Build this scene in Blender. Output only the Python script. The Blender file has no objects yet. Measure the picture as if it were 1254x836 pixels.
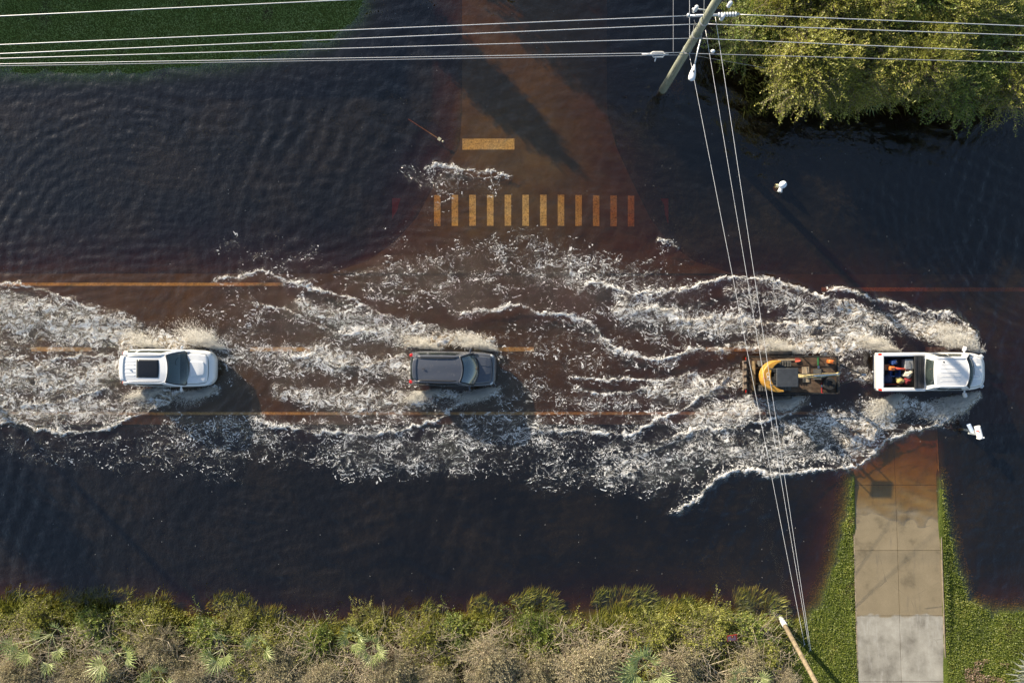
import bpy, math, random
import numpy as np
from mathutils import Vector, Matrix, Euler

random.seed(7)
RNG = np.random.default_rng(11)
SC = bpy.context.scene
COL = SC.collection
PI = math.pi
R = math.radians

# ------------------------------------------------------------------ camera
CAM_H = 35.6
FPX = 836.0            # focal length in photo pixels (24 mm on 36 mm, 1254 px)
cam_d = bpy.data.cameras.new('camera')
cam_d.sensor_width = 36.0
cam_d.lens = 24.0
cam_d.clip_end = 3000.0
cam = bpy.data.objects.new('camera', cam_d)
COL.objects.link(cam)
cam.location = (0, 0, CAM_H)
cam.rotation_euler = (0, 0, 0)
SC.camera = cam


def W(px, py, z=0.0):
    """a point at height z seen at photo pixel (px, py)"""
    s = (CAM_H - z) / FPX
    return Vector(((px - 627.0) * s, (418.0 - py) * s, z))


# ------------------------------------------------------------------ light
SUN_EL = 17.0
wd = bpy.data.worlds.new('World')
SC.world = wd
wd.use_nodes = True
nt = wd.node_tree
bg = nt.nodes['Background']
sky = nt.nodes.new('ShaderNodeTexSky')
sky.sky_type = 'NISHITA'
sky.sun_disc = False
sky.sun_elevation = R(SUN_EL)
sky.sun_rotation = R(-45)
nt.links.new(sky.outputs[0], bg.inputs[0])
bg.inputs[1].default_value = 0.09
sl = bpy.data.lights.new('sun', 'SUN')
sl.energy = 5.0
sl.angle = R(0.5)
sl.color = (1.0, 0.87, 0.67)
so = bpy.data.objects.new('sun', sl)
COL.objects.link(so)
ce, se = math.cos(R(SUN_EL)), math.sin(R(SUN_EL))
SUN_TO = Vector((-ce * math.sqrt(.5), ce * math.sqrt(.5), se))
so.rotation_euler = (-SUN_TO).to_track_quat('-Z', 'Y').to_euler()
so.location = (-40, 40, 30)
vs = SC.view_settings
vs.view_transform = 'Standard'
vs.look = 'None'
vs.exposure = 1.08
vs.gamma = 1.0
cy = SC.cycles
cy.use_denoising = True
cy.max_bounces = 8
cy.diffuse_bounces = 2
cy.glossy_bounces = 3
cy.transparent_max_bounces = 16
cy.transmission_bounces = 4
cy.sample_clamp_indirect = 4.0
cy.use_adaptive_sampling = True
cy.adaptive_threshold = 0.01


# ------------------------------------------------------------------ helpers
def tag(o, label=None, cat=None, group=None, kind=None):
    if label: o['label'] = label
    if cat: o['category'] = cat
    if group: o['group'] = group
    if kind: o['kind'] = kind
    return o


def empty(name, loc, rz=0.0):
    o = bpy.data.objects.new(name, None)
    COL.objects.link(o)
    o.location = loc
    o.rotation_euler = (0, 0, rz)
    o.empty_display_size = 0.3
    return o


def copy_tree(o, parent=None):
    c = o.copy()
    COL.objects.link(c)
    if parent: c.parent = parent
    for ch in list(o.children):
        copy_tree(ch, c)
    return c


def mesh_np(name, co, faces_flat, nper, mat, parent=None, smooth=False, attrs=None):
    """mesh from numpy arrays; nper = vertices per face (constant)"""
    me = bpy.data.meshes.new(name)
    co = np.asarray(co, np.float32)
    ff = np.asarray(faces_flat, np.int32).ravel()
    nf = len(ff) // nper
    me.vertices.add(len(co))
    me.vertices.foreach_set('co', co.ravel())
    me.loops.add(len(ff))
    me.loops.foreach_set('vertex_index', ff)
    me.polygons.add(nf)
    me.polygons.foreach_set('loop_start', np.arange(nf, dtype=np.int32) * nper)
    me.polygons.foreach_set('loop_total', np.full(nf, nper, np.int32))
    me.update(calc_edges=True)
    if smooth:
        me.polygons.foreach_set('use_smooth', np.ones(nf, bool))
    for k, v in (attrs or {}).items():
        a = me.attributes.new(k, 'FLOAT', 'POINT')
        a.data.foreach_set('value', np.asarray(v, np.float32).ravel())
    o = bpy.data.objects.new(name, me)
    COL.objects.link(o)
    if mat: me.materials.append(mat)
    if parent: o.parent = parent
    return o


class MB:
    """collects simple shapes into one mesh object"""
    def __init__(s):
        s.v = []; s.f = []

    def add(s, vs_, fs_, M=None):
        b = len(s.v)
        for p in vs_:
            p = Vector(p)
            s.v.append(tuple(M @ p if M else p))
        for f in fs_:
            s.f.append(tuple(b + i for i in f))
        return s

    def box(s, c, size, rot=(0, 0, 0), taper=1.0):
        x, y, z = size[0] / 2, size[1] / 2, size[2] / 2
        t = taper
        p = [(-x, -y, -z), (x, -y, -z), (x, y, -z), (-x, y, -z),
             (-x * t, -y * t, z), (x * t, -y * t, z), (x * t, y * t, z), (-x * t, y * t, z)]
        f = [(0, 3, 2, 1), (4, 5, 6, 7), (0, 1, 5, 4), (1, 2, 6, 5), (2, 3, 7, 6), (3, 0, 4, 7)]
        return s.add(p, f, Matrix.Translation(c) @ Euler(rot).to_matrix().to_4x4())

    def tube(s, path, rad, n=8, cap=True):
        path = [Vector(p) for p in path]
        m = len(path)
        rs = rad if hasattr(rad, '__len__') else [rad] * m
        b = len(s.v)
        up = None
        for i, p in enumerate(path):
            d = (path[min(i + 1, m - 1)] - path[max(i - 1, 0)])
            d = d.normalized() if d.length > 1e-9 else Vector((0, 0, 1))
            if up is None:
                up = Vector((0, 0, 1)) if abs(d.z) < .9 else Vector((1, 0, 0))
            a = d.cross(up).normalized()
            c = a.cross(d).normalized()
            up = c
            for k in range(n):
                t = 2 * PI * k / n
                s.v.append(tuple(p + a * (math.cos(t) * rs[i]) + c * (math.sin(t) * rs[i])))
        for i in range(m - 1):
            for k in range(n):
                k2 = (k + 1) % n
                s.f.append((b + i * n + k, b + i * n + k2, b + (i + 1) * n + k2, b + (i + 1) * n + k))
        if cap:
            s.f.append(tuple(b + k for k in range(n))[::-1])
            s.f.append(tuple(b + (m - 1) * n + k for k in range(n)))
        return s

    def lathe(s, prof, n=16, M=None):
        """prof = [(r, z)...]"""
        vs_, fs_ = [], []
        for r, z in prof:
            for k in range(n):
                t = 2 * PI * k / n
                vs_.append((r * math.cos(t), r * math.sin(t), z))
        for i in range(len(prof) - 1):
            for k in range(n):
                k2 = (k + 1) % n
                fs_.append((i * n + k, i * n + k2, (i + 1) * n + k2, (i + 1) * n + k))
        fs_.append(tuple(range(n))[::-1])
        fs_.append(tuple((len(prof) - 1) * n + k for k in range(n)))
        return s.add(vs_, fs_, M)

    def grid(s, fn, nu, nv, M=None):
        vs_ = [fn(i / nu, j / nv) for j in range(nv + 1) for i in range(nu + 1)]
        fs_ = [(j * (nu + 1) + i, j * (nu + 1) + i + 1, (j + 1) * (nu + 1) + i + 1, (j + 1) * (nu + 1) + i)
               for j in range(nv) for i in range(nu)]
        return s.add(vs_, fs_, M)

    def prism(s, poly, z0, z1, M=None):
        n = len(poly)
        vs_ = [(x, y, z0) for x, y in poly] + [(x, y, z1) for x, y in poly]
        fs_ = [tuple(range(n))[::-1], tuple(range(n, 2 * n))]
        fs_ += [(i, (i + 1) % n, n + (i + 1) % n, n + i) for i in range(n)]
        return s.add(vs_, fs_, M)

    def build(s, name, mat, parent=None, smooth=False, bevel=0.0, seg=2, subsurf=0, solid=0.0, auto=None):
        me = bpy.data.meshes.new(name)
        me.from_pydata(s.v, [], s.f)
        me.update()
        import bmesh
        bm = bmesh.new(); bm.from_mesh(me)
        bmesh.ops.recalc_face_normals(bm, faces=bm.faces)
        bm.to_mesh(me); bm.free()
        if smooth:
            me.polygons.foreach_set('use_smooth', np.ones(len(me.polygons), bool))
        o = bpy.data.objects.new(name, me)
        COL.objects.link(o)
        me.materials.append(mat)
        if parent: o.parent = parent
        if solid:
            md = o.modifiers.new('solid', 'SOLIDIFY'); md.thickness = solid; md.offset = 0
        if bevel:
            md = o.modifiers.new('bevel', 'BEVEL'); md.width = bevel; md.segments = seg
            md.limit_method = 'ANGLE'; md.angle_limit = R(35)
        if subsurf:
            md = o.modifiers.new('subsurf', 'SUBSURF'); md.levels = subsurf; md.render_levels = subsurf
        return o


# --- numpy gradient noise
def _hash(ix, iy, seed):
    h = (ix.astype(np.int64) * 374761393 + iy.astype(np.int64) * 668265263 + seed * 974634777) & 0xFFFFFFFF
    h = ((h ^ (h >> 13)) * 1274126177) & 0xFFFFFFFF
    return (h ^ (h >> 16)) & 0xFFFFFFFF


def gnoise(x, y, seed=0):
    x = np.asarray(x, np.float64); y = np.asarray(y, np.float64)
    ix = np.floor(x); iy = np.floor(y)
    fx = x - ix; fy = y - iy
    ix = ix.astype(np.int64); iy = iy.astype(np.int64)
    u = fx * fx * fx * (fx * (fx * 6 - 15) + 10)
    v = fy * fy * fy * (fy * (fy * 6 - 15) + 10)

    def g(a, b, dx, dy):
        t = _hash(ix + a, iy + b, seed) * (2 * PI / 4294967296.0)
        return np.cos(t) * dx + np.sin(t) * dy
    n00 = g(0, 0, fx, fy); n10 = g(1, 0, fx - 1, fy)
    n01 = g(0, 1, fx, fy - 1); n11 = g(1, 1, fx - 1, fy - 1)
    a = n00 + u * (n10 - n00); b = n01 + u * (n11 - n01)
    return 1.5 * (a + v * (b - a))


def fbm(x, y, seed=0, oct=4, gain=.5):
    s = 0; a = 1.0; f = 1.0
    for o in range(oct):
        s = s + a * gnoise(x * f + 13.7 * o, y * f - 7.1 * o, seed + o)
        a *= gain; f *= 2.03
    return s


def sstep(a, b, x):
    t = np.clip((x - a) / (b - a), 0, 1)
    return t * t * (3 - 2 * t)


# --- materials
def new_mat(name):
    m = bpy.data.materials.new(name)
    m.use_nodes = True
    return m, m.node_tree, m.node_tree.nodes['Principled BSDF']


def N(nt_, typ, **kw):
    n = nt_.nodes.new(typ)
    for k, v in kw.items():
        if k == 'ins':
            for i, val in v.items():
                if isinstance(val, bpy.types.NodeSocket): nt_.links.new(val, n.inputs[i])
                else: n.inputs[i].default_value = val
        else:
            setattr(n, k, v)
    return n


def math_n(nt_, op, a, b=None, c=None, clamp=False):
    n = nt_.nodes.new('ShaderNodeMath'); n.operation = op; n.use_clamp = clamp
    for i, val in enumerate((a, b, c)):
        if val is None: continue
        if isinstance(val, bpy.types.NodeSocket): nt_.links.new(val, n.inputs[i])
        else: n.inputs[i].default_value = val
    return n.outputs[0]


def ramp_n(nt_, fac, stops, interp='LINEAR'):
    n = nt_.nodes.new('ShaderNodeValToRGB')
    cr = n.color_ramp; cr.interpolation = interp
    while len(cr.elements) < len(stops): cr.elements.new(0.5)
    for e, (p, c) in zip(cr.elements, stops):
        e.position = p; e.color = (*c, 1) if len(c) == 3 else c
    nt_.links.new(fac, n.inputs[0])
    return n.outputs[0]


def mix_col(nt_, fac, a, b, blend='MIX'):
    n = nt_.nodes.new('ShaderNodeMix'); n.data_type = 'RGBA'; n.blend_type = blend
    for i, val in ((0, fac), (6, a), (7, b)):
        if isinstance(val, bpy.types.NodeSocket): nt_.links.new(val, n.inputs[i])
        elif i == 0: n.inputs[0].default_value = val
        else: n.inputs[i].default_value = (*val, 1) if len(val) == 3 else val
    return n.outputs[2]


def smooth_n(nt_, val, a, b):
    n = nt_.nodes.new('ShaderNodeMapRange'); n.interpolation_type = 'SMOOTHSTEP'
    for i, x in ((0, val), (1, a), (2, b)):
        if isinstance(x, bpy.types.NodeSocket): nt_.links.new(x, n.inputs[i])
        else: n.inputs[i].default_value = x
    return n.outputs[0]


def mat(name, base, rough=.5, metal=0.0, var=0.0, vscale=6.0, bump=0.0, bscale=30.0, coat=0.0, spec=.5, dirt=None):
    """plain procedural material: base colour broken up by noise, optional bump and dirt patches"""
    m, t, p = new_mat(name)
    p.inputs['Roughness'].default_value = rough
    p.inputs['Metallic'].default_value = metal
    p.inputs['Coat Weight'].default_value = coat
    p.inputs['Specular IOR Level'].default_value = spec
    tc = N(t, 'ShaderNodeTexCoord')
    c = None
    if var or dirt:
        nz = N(t, 'ShaderNodeTexNoise', ins={0: tc.outputs['Object'], 'Scale': vscale, 'Detail': 5.0, 'Roughness': .6})
        f = smooth_n(t, nz.outputs[0], .3, .7)
        lo = tuple(x * (1 - var) for x in base); hi = tuple(min(1, x * (1 + var)) for x in base)
        c = mix_col(t, f, lo, hi)
        if dirt:
            nd = N(t, 'ShaderNodeTexNoise', ins={0: tc.outputs['Object'], 'Scale': vscale * .6, 'Detail': 7.0, 'Roughness': .7})
            fd = smooth_n(t, nd.outputs[0], .5, .72)
            c = mix_col(t, fd, c, dirt)
        t.links.new(c, p.inputs['Base Color'])
    else:
        p.inputs['Base Color'].default_value = (*base, 1)
    if bump:
        nb = N(t, 'ShaderNodeTexNoise', ins={0: tc.outputs['Object'], 'Scale': bscale, 'Detail': 4.0})
        bn = N(t, 'ShaderNodeBump', ins={'Strength': bump, 'Distance': .02, 'Height': nb.outputs[0]})
        t.links.new(bn.outputs[0], p.inputs['Normal'])
    return m
# ------------------------------------------------------------------ terrain
PPM = FPX / CAM_H      # photo pixels per metre on the water plane


def wpoly(pts):
    return np.array([((x - 627.0) / PPM, (418.0 - y) / PPM) for x, y in pts])


def seg_dist(pts, X, Y, closed=False):
    """distance to a polyline, with the position along it and the nearest point"""
    P = np.asarray(pts, float)
    if closed: P = np.vstack([P, P[:1]])
    best = np.full(X.shape, 1e9); tt = np.zeros(X.shape); cx = np.zeros(X.shape); cyy = np.zeros(X.shape)
    L = np.hypot(*(P[1:] - P[:-1]).T); cum = np.concatenate([[0], np.cumsum(L)])
    for i in range(len(P) - 1):
        ax, ay = P[i]; dx, dy = P[i + 1] - P[i]
        l2 = dx * dx + dy * dy + 1e-12
        t = np.clip(((X - ax) * dx + (Y - ay) * dy) / l2, 0, 1)
        qx = ax + t * dx; qy = ay + t * dy
        d = np.hypot(X - qx, Y - qy)
        k = d < best
        best[k] = d[k]; tt[k] = (cum[i] + t[k] * L[i]) / cum[-1]; cx[k] = qx[k]; cyy[k] = qy[k]
    return best, tt, cx, cyy


def inside(poly, X, Y):
    c = np.zeros(X.shape, bool)
    n = len(poly)
    for i in range(n):
        x1, y1 = poly[i]; x2, y2 = poly[(i + 1) % n]
        k = ((y1 > Y) != (y2 > Y)) & (X < (x2 - x1) * (Y - y1) / (y2 - y1 + 1e-12) + x1)
        c ^= k
    return c


LAND = [wpoly(p) for p in (
    [(-12000, 96), (-300, 92), (0, 88), (90, 90), (180, 86), (260, 78), (330, 66), (400, 50), (436, 22), (452, -20), (470, -120), (470, -9000), (-12000, -9000)],
    [(-12000, 760), (-200, 742), (0, 742), (100, 750), (250, 764), (400, 780), (500, 770), (620, 764), (740, 756), (850, 752), (925, 762),
     (955, 778), (985, 766), (1006, 740), (1024, 692), (1036, 640), (1041, 605), (1046, 585), (1150, 585), (1157, 625), (1168, 680), (1184, 736),
     (1215, 752), (1254, 750), (1500, 752), (12000, 760), (12000, 12000), (-12000, 12000)],
    [(905, -9000), (905, 0), (925, 45), (965, 80), (1060, 96), (1160, 104), (1254, 108), (1500, 110), (12000, 110), (12000, -9000)],
)]


def road_depth(X):
    return np.interp(X, [-60, -27, -12, 0, 12, 20, 27, 60], [.14, .14, .15, .17, .25, .42, .58, .7])


MAIN_N, MAIN_S = 3.55, -4.35


def side_edges(Y):
    """west and east edge of the side street at height Y (flares towards the main road)"""
    w = np.interp(Y, [3.55, 4.2, 5.2, 6.5, 8.5, 10.2, 12, 400], [-9.6, -7.6, -6.2, -5.0, -3.9, -2.75, -2.62, -2.62])
    e = np.interp(Y, [3.55, 4.2, 5.2, 6.5, 8.5, 10.2, 12, 400], [11.6, 9.6, 8.3, 7.3, 6.3, 5.5, 5.0, 5.0])
    return w, e


def side_z(X, Y):
    zc = -np.interp(Y, [3.5, 6, 9, 11, 14, 18, 40, 100], [.15, .13, .12, .13, .17, .2, .2, .1])
    cx = np.interp(Y, [3.5, 8, 12, 400], [0.5, 0.3, 0.1, 0.1])
    z = zc - .0095 * np.maximum(0, np.abs(X - cx) - 1.0) ** 1.7 - .022 * np.maximum(0, X - 2.2)
    wmain = sstep(6.0, 3.55, Y)
    return z * (1 - wmain) + (-road_depth(X) - .01) * wmain


def main_z(X, Y):
    return -road_depth(X) - .012 * np.abs(Y + .4)


DW_X0, DW_X1 = (1046 - 627) / PPM, (1151 - 627) / PPM


def drive_z(Y):
    s = -8.9 - Y
    return np.where(s > 0, .052 * s, .075 * s)


def ground_z(X, Y, rough=True):
    h = np.full(X.shape, -1.05)
    lands = []
    for i, p in enumerate(LAND):
        d, _, _, _ = seg_dist(p, X, Y, True)
        ins = inside(p, X, Y)
        up = (.10, .13, .22)[i]
        lim = (.7, .55, .8)[i]
        hl = np.where(ins, np.minimum(lim, up * d), -np.minimum(1.05, d * (.28, .42, .5)[i]))
        h = np.maximum(h, hl)
    # verges of the roads
    dm = np.maximum(MAIN_S - Y, Y - MAIN_N)
    h = np.maximum(h, np.where(dm > 0, main_z(X, Y) - .03 - .22 * dm, -2))
    w, e = side_edges(Y)
    ds = np.maximum(w - X, X - e)
    hs = np.where((Y > MAIN_N) & (ds > 0), side_z(np.clip(X, w, e), Y) - .03 - .2 * ds, -2)
    h = np.maximum(h, hs)
    # driveway shoulders
    dd = np.maximum(DW_X0 - X, X - DW_X1)
    hd = np.where((Y < -4.2) & (dd > 0), drive_z(Y) - .02 - .42 * np.maximum(0, dd - .25), -2)
    h = np.maximum(h, hd)
    if rough:
        h = h + .035 * fbm(X * .9, Y * .9, 3, 4) * sstep(0, .6, np.abs(dm))
    # under the pavements
    inm = (Y >= MAIN_S) & (Y <= MAIN_N)
    h = np.where(inm, main_z(X, Y) - .06, h)
    ins_ = (Y > MAIN_N) & (ds <= 0)
    h = np.where(ins_, side_z(X, Y) - .06, h)
    ind = (Y < -4.0) & (dd <= 0)
    h = np.where(ind, np.minimum(drive_z(Y), 5) - .08, h)
    return h


def spaced(lo, hi, step, far, grow=1.35):
    a = np.arange(lo, hi + step * .5, step)
    out = []; s = step; x = hi
    while x < far:
        s *= grow; x += s; out.append(x)
    out = np.array(out)
    neg = []; s = step; x = lo
    while x > -far:
        s *= grow; x -= s; neg.append(x)
    return np.concatenate([np.array(neg[::-1]), a, out])


def grid_faces(nx, ny):
    i = np.arange(nx - 1); j = np.arange(ny - 1)
    I, J = np.meshgrid(i, j)
    a = (J * nx + I).ravel()
    return np.stack([a, a + 1, a + nx + 1, a + nx], 1)


gx = spaced(-30, 30, .16, 700); gy = spaced(-21, 21, .16, 700)
GX, GY = np.meshgrid(gx, gy)
GZ = ground_z(GX, GY)
# muddy / bare share of the ground (litter under the brush, bare soil north-east)
bare = np.clip(.5 + .8 * fbm(GX * .35, GY * .35, 21, 4), 0, 1)
brush = sstep(-13.6, -15.0, GY) * sstep(15.4, 13.4, GX)
bare = np.maximum(bare * .45, brush * .9)
bare = np.maximum(bare, sstep(24.0, 25.2, GX) * sstep(15, 17, GY))

m_ground, t, p = new_mat('ground_soil_and_turf')
tc = N(t, 'ShaderNodeTexCoord')
n1 = N(t, 'ShaderNodeTexNoise', ins={0: tc.outputs['Object'], 'Scale': 1.1, 'Detail': 8.0, 'Roughness': .65})
n2 = N(t, 'ShaderNodeTexNoise', ins={0: tc.outputs['Object'], 'Scale': 14.0, 'Detail': 5.0, 'Roughness': .7})
at = N(t, 'ShaderNodeAttribute', attribute_name='bare')
gr = ramp_n(t, n2.outputs[0], [(.3, (.035, .05, .01)), (.5, (.075, .10, .018)), (.72, (.13, .15, .03))])
so_ = ramp_n(t, n2.outputs[0], [(.3, (.03, .021, .012)), (.55, (.07, .05, .03)), (.75, (.16, .12, .07))])
fb = math_n(t, 'ADD', at.outputs['Fac'], math_n(t, 'MULTIPLY', math_n(t, 'SUBTRACT', n1.outputs[0], .5), 1.1))
zz = N(t, 'ShaderNodeSeparateXYZ', ins={0: tc.outputs['Object']}).outputs[2]
mud = ramp_n(t, n1.outputs[0], [(.3, (.040, .036, .030)), (.7, (.075, .066, .054))])
gc = mix_col(t, smooth_n(t, fb, .35, .6), gr, so_)
t.links.new(mix_col(t, smooth_n(t, zz, -.10, -.26), gc, mud), p.inputs['Base Color'])
p.inputs['Roughness'].default_value = .95
p.inputs['Specular IOR Level'].default_value = .15
bn = N(t, 'ShaderNodeBump', ins={'Strength': .8, 'Distance': .05, 'Height': n2.outputs[0]})
t.links.new(bn.outputs[0], p.inputs['Normal'])
ground = mesh_np('ground', np.stack([GX, GY, GZ], -1).reshape(-1, 3), grid_faces(len(gx), len(gy)), 4, m_ground, smooth=True,
                 attrs={'bare': bare})
tag(ground, kind='structure')

# ------------------------------------------------------------------ roads
m_asph, t, p = new_mat('asphalt')
tc = N(t, 'ShaderNodeTexCoord')
n1 = N(t, 'ShaderNodeTexNoise', ins={0: tc.outputs['Object'], 'Scale': .6, 'Detail': 6.0, 'Roughness': .6})
n2 = N(t, 'ShaderNodeTexNoise', ins={0: tc.outputs['Object'], 'Scale': 40.0, 'Detail': 3.0})
c1 = ramp_n(t, n1.outputs[0], [(.3, (.065, .056, .044)), (.7, (.115, .098, .076))])
t.links.new(mix_col(t, .5, c1, n2.outputs[0], 'OVERLAY'), p.inputs['Base Color'])
p.inputs['Roughness'].default_value = .9
m_paint = mat('white_road_paint', (.60, .56, .48), .8, var=.3, vscale=13, dirt=(.16, .135, .10))


def sheet(name, fx, nx_, ny_, m, parent=None):
    """fx(u, v) -> arrays X, Y, Z"""
    u, v = np.meshgrid(np.linspace(0, 1, nx_), np.linspace(0, 1, ny_))
    X, Y, Z = fx(u, v)
    return mesh_np(name, np.stack([X, Y, Z], -1).reshape(-1, 3), grid_faces(nx_, ny_), 4, m, parent)


road = sheet('main_road', lambda u, v: ((u - .5) * 500, MAIN_S + v * (MAIN_N - MAIN_S), main_z((u - .5) * 500, MAIN_S + v * (MAIN_N - MAIN_S))), 1001, 9, m_asph)
tag(road, kind='structure')


def side_fx(u, v):
    Y = MAIN_N + (v ** 2) * 160
    w, e = side_edges(Y)
    X = w + u * (e - w)
    return X, Y, side_z(X, Y)


side = sheet('side_road', side_fx, 40, 220, m_asph)
tag(side, kind='structure')


def mark(x0, x1, y0, y1, zf, parent, n=None):
    """a painted bar from photo pixels"""
    X0, X1 = (x0 - 627) / PPM, (x1 - 627) / PPM
    Y0, Y1 = (418 - y1) / PPM, (418 - y0) / PPM
    nx_ = n or max(2, int((X1 - X0) / .5) + 2)
    ny_ = max(2, int((Y1 - Y0) / .5) + 2)
    return sheet('road_marking', lambda u, v: (X0 + u * (X1 - X0), Y0 + v * (Y1 - Y0), zf(X0 + u * (X1 - X0), Y0 + v * (Y1 - Y0)) + .005), nx_, ny_, m_paint, parent)


mark(-900, 345, 345.8, 349.6, main_z, road)
mark(1010, 2200, 351, 356, main_z, road)
mark(-900, 1048, 504.8, 508.2, main_z, road)
for x0 in (-252, 36, 305, 580, 866, 1140):
    mark(x0, x0 + 74, 425, 430, main_z, road)
mark(566, 630, 169, 182.5, side_z, side)
for k in range(12):
    x0 = 531 + k * 21.75
    mark(x0, x0 + 8, 238, 276, side_z, side)
m_mat = mat('brick_red_tactile_paving', (.30, .06, .04), .8, var=.2, vscale=20)
for x0, x1 in ((478, 492), (809, 822)):
    X0, X1 = (x0 - 627) / PPM, (x1 - 627) / PPM
    Y0, Y1 = (418 - 275) / PPM, (418 - 240) / PPM
    zt = float(ground_z(np.array([(X0 + X1) / 2]), np.array([(Y0 + Y1) / 2]))[0]) - .06
    tag(MB().box(((X0 + X1) / 2, (Y0 + Y1) / 2, zt), (X1 - X0, Y1 - Y0, .08)).build('kerb_ramp', m_mat), kind='structure')

# driveway: slabs of concrete, a film of tan silt where the flood stood
m_conc, t, p = new_mat('driveway_concrete')
tc = N(t, 'ShaderNodeTexCoord')
sp = N(t, 'ShaderNodeSeparateXYZ', ins={0: tc.outputs['Object']})
n1 = N(t, 'ShaderNodeTexNoise', ins={0: tc.outputs['Object'], 'Scale': .9, 'Detail': 8.0, 'Roughness': .62})
n2 = N(t, 'ShaderNodeTexNoise', ins={0: tc.outputs['Object'], 'Scale': 35.0, 'Detail': 4.0})
mp = N(t, 'ShaderNodeMapping', ins={0: tc.outputs['Object'], 'Scale': (2.2, .35, 1)})
n3 = N(t, 'ShaderNodeTexNoise', ins={0: mp.outputs[0], 'Scale': 1.6, 'Detail': 6.0, 'Roughness': .7})
dry = ramp_n(t, n1.outputs[0], [(.28, (.15, .135, .11)), (.46, (.29, .27, .228)), (.7, (.43, .405, .35))])
dry = mix_col(t, math_n(t, 'MULTIPLY', smooth_n(t, n3.outputs[0], .5, .75), .45), dry, (.52, .50, .46))
silt = ramp_n(t, n1.outputs[0], [(.3, (.14, .112, .07)), (.43, (.225, .18, .112)), (.75, (.28, .224, .142))])
silt = mix_col(t, math_n(t, 'MULTIPLY', smooth_n(t, n3.outputs[0], .55, .7), .35), silt, (.12, .105, .085))
wob = math_n(t, 'MULTIPLY', math_n(t, 'SUBTRACT', n1.outputs[0], .5), .9)
nq = N(t, 'ShaderNodeTexNoise', ins={0: tc.outputs['Object'], 'Scale': 1.7, 'Detail': 3.0})
wob = math_n(t, 'ADD', wob, math_n(t, 'MULTIPLY', math_n(t, 'SUBTRACT', nq.outputs[0], .5), .5))
edge = math_n(t, 'ADD', sp.outputs[1], wob)
fs = smooth_n(t, edge, -14.25, -14.1)
c = mix_col(t, fs, dry, silt)
c = mix_col(t, .25, c, n2.outputs[0], 'OVERLAY')
# short hairline cracks
vr = N(t, 'ShaderNodeTexVoronoi', feature='DISTANCE_TO_EDGE', ins={0: tc.outputs['Object'], 'Scale': .33})
ck = math_n(t, 'MULTIPLY', smooth_n(t, vr.outputs[0], .006, .0), smooth_n(t, n1.outputs[0], .5, .6))
c = mix_col(t, math_n(t, 'MULTIPLY', ck, .6), c, (.06, .055, .045))
t.links.new(c, p.inputs['Base Color'])
p.inputs['Roughness'].default_value = .85
bn = N(t, 'ShaderNodeBump', ins={'Strength': .15, 'Distance': .01, 'Height': n2.outputs[0]})
t.links.new(bn.outputs[0], p.inputs['Normal'])
dw = MB()


def xf(x): return .012 - .0075 * (x - DW_X0)


rows = [-4.33, -7.5, -10.86, -14.18, -17.5, -20.8, -24.1, -27.4]
xm = (1098 - 627) / PPM
for (x0, x1) in ((DW_X0, xm - .012), (xm + .012, DW_X1)):
    for ya, yb in zip(rows, rows[1:]):
        za, zb = float(drive_z(np.array(ya))), float(drive_z(np.array(yb)))
        a, b_ = ya - .012, yb + .012
        top = [(x0, a, za + xf(x0)), (x1, a, za + xf(x1)), (x1, b_, zb + xf(x1)), (x0, b_, zb + xf(x0))]
        bot = [(x, y, z - .12) for x, y, z in top]
        dw.add(top + bot, [(0, 1, 2, 3), (7, 6, 5, 4), (0, 4, 5, 1), (1, 5, 6, 2), (2, 6, 7, 3), (3, 7, 4, 0)])
drive = dw.build('driveway', m_conc)
tag(drive, kind='structure')
m_kerb = mat('edge_concrete', (.26, .21, .15), .85, var=.2, vscale=5)
for xe in (DW_X0 - .03, DW_X1 + .03):
    k = MB()
    for ya, yb in zip(rows, rows[1:]):
        za, zb = float(drive_z(np.array(ya))) + .01, float(drive_z(np.array(yb))) + .01
        k.add([(xe - .025, ya, za), (xe + .025, ya, za), (xe + .025, yb, zb), (xe - .025, yb, zb),
               (xe - .025, ya, za - .15), (xe + .025, ya, za - .15), (xe + .025, yb, zb - .15), (xe - .025, yb, zb - .15)],
              [(0, 1, 2, 3), (0, 4, 5, 1), (1, 5, 6, 2), (2, 6, 7, 3), (3, 7, 4, 0)])
    k.build('driveway_edge', m_kerb, drive)

# ------------------------------------------------------------------ flood water
wx = spaced(-29, 29, .055, 650, 1.5)
wy = np.concatenate([spaced(-9.6, 8.2, .055, .1, 1.5)])
wy = np.arange(-9.6, 8.2, .055)
lo = []; s, y = .055, wy[0]
while y > -650:
    s = min(s * 1.25, .09) if y > -20 else s * 1.5
    y -= s; lo.append(y)
hi = []; s, y = .055, wy[-1]
while y < 650:
    s = min(s * 1.25, .09) if y < 20 else s * 1.5
    y += s; hi.append(y)
wy = np.concatenate([lo[::-1], wy, hi])
WX, WY = np.meshgrid(wx, wy)
PX = 627 + WX * PPM
PY = 418 - WY * PPM
# natural wiggle of everything that moves with the water
wob1 = fbm(WX * .55, WY * .55, 40, 3); wob2 = fbm(WX * .55, WY * .55, 50, 3)
w3 = fbm(WX * 2.6, WY * 2.6, 60, 3); w4 = fbm(WX * 2.6, WY * 2.6, 70, 3)
QX = PX + 5 * wob1 + 2.2 * w3
QY = PY + 5 * wob2 + 2.2 * w4
foam = np.zeros(WX.shape); froth = np.zeros(WX.shape); rise = np.zeros(WX.shape); slick = np.zeros(WX.shape)


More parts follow.
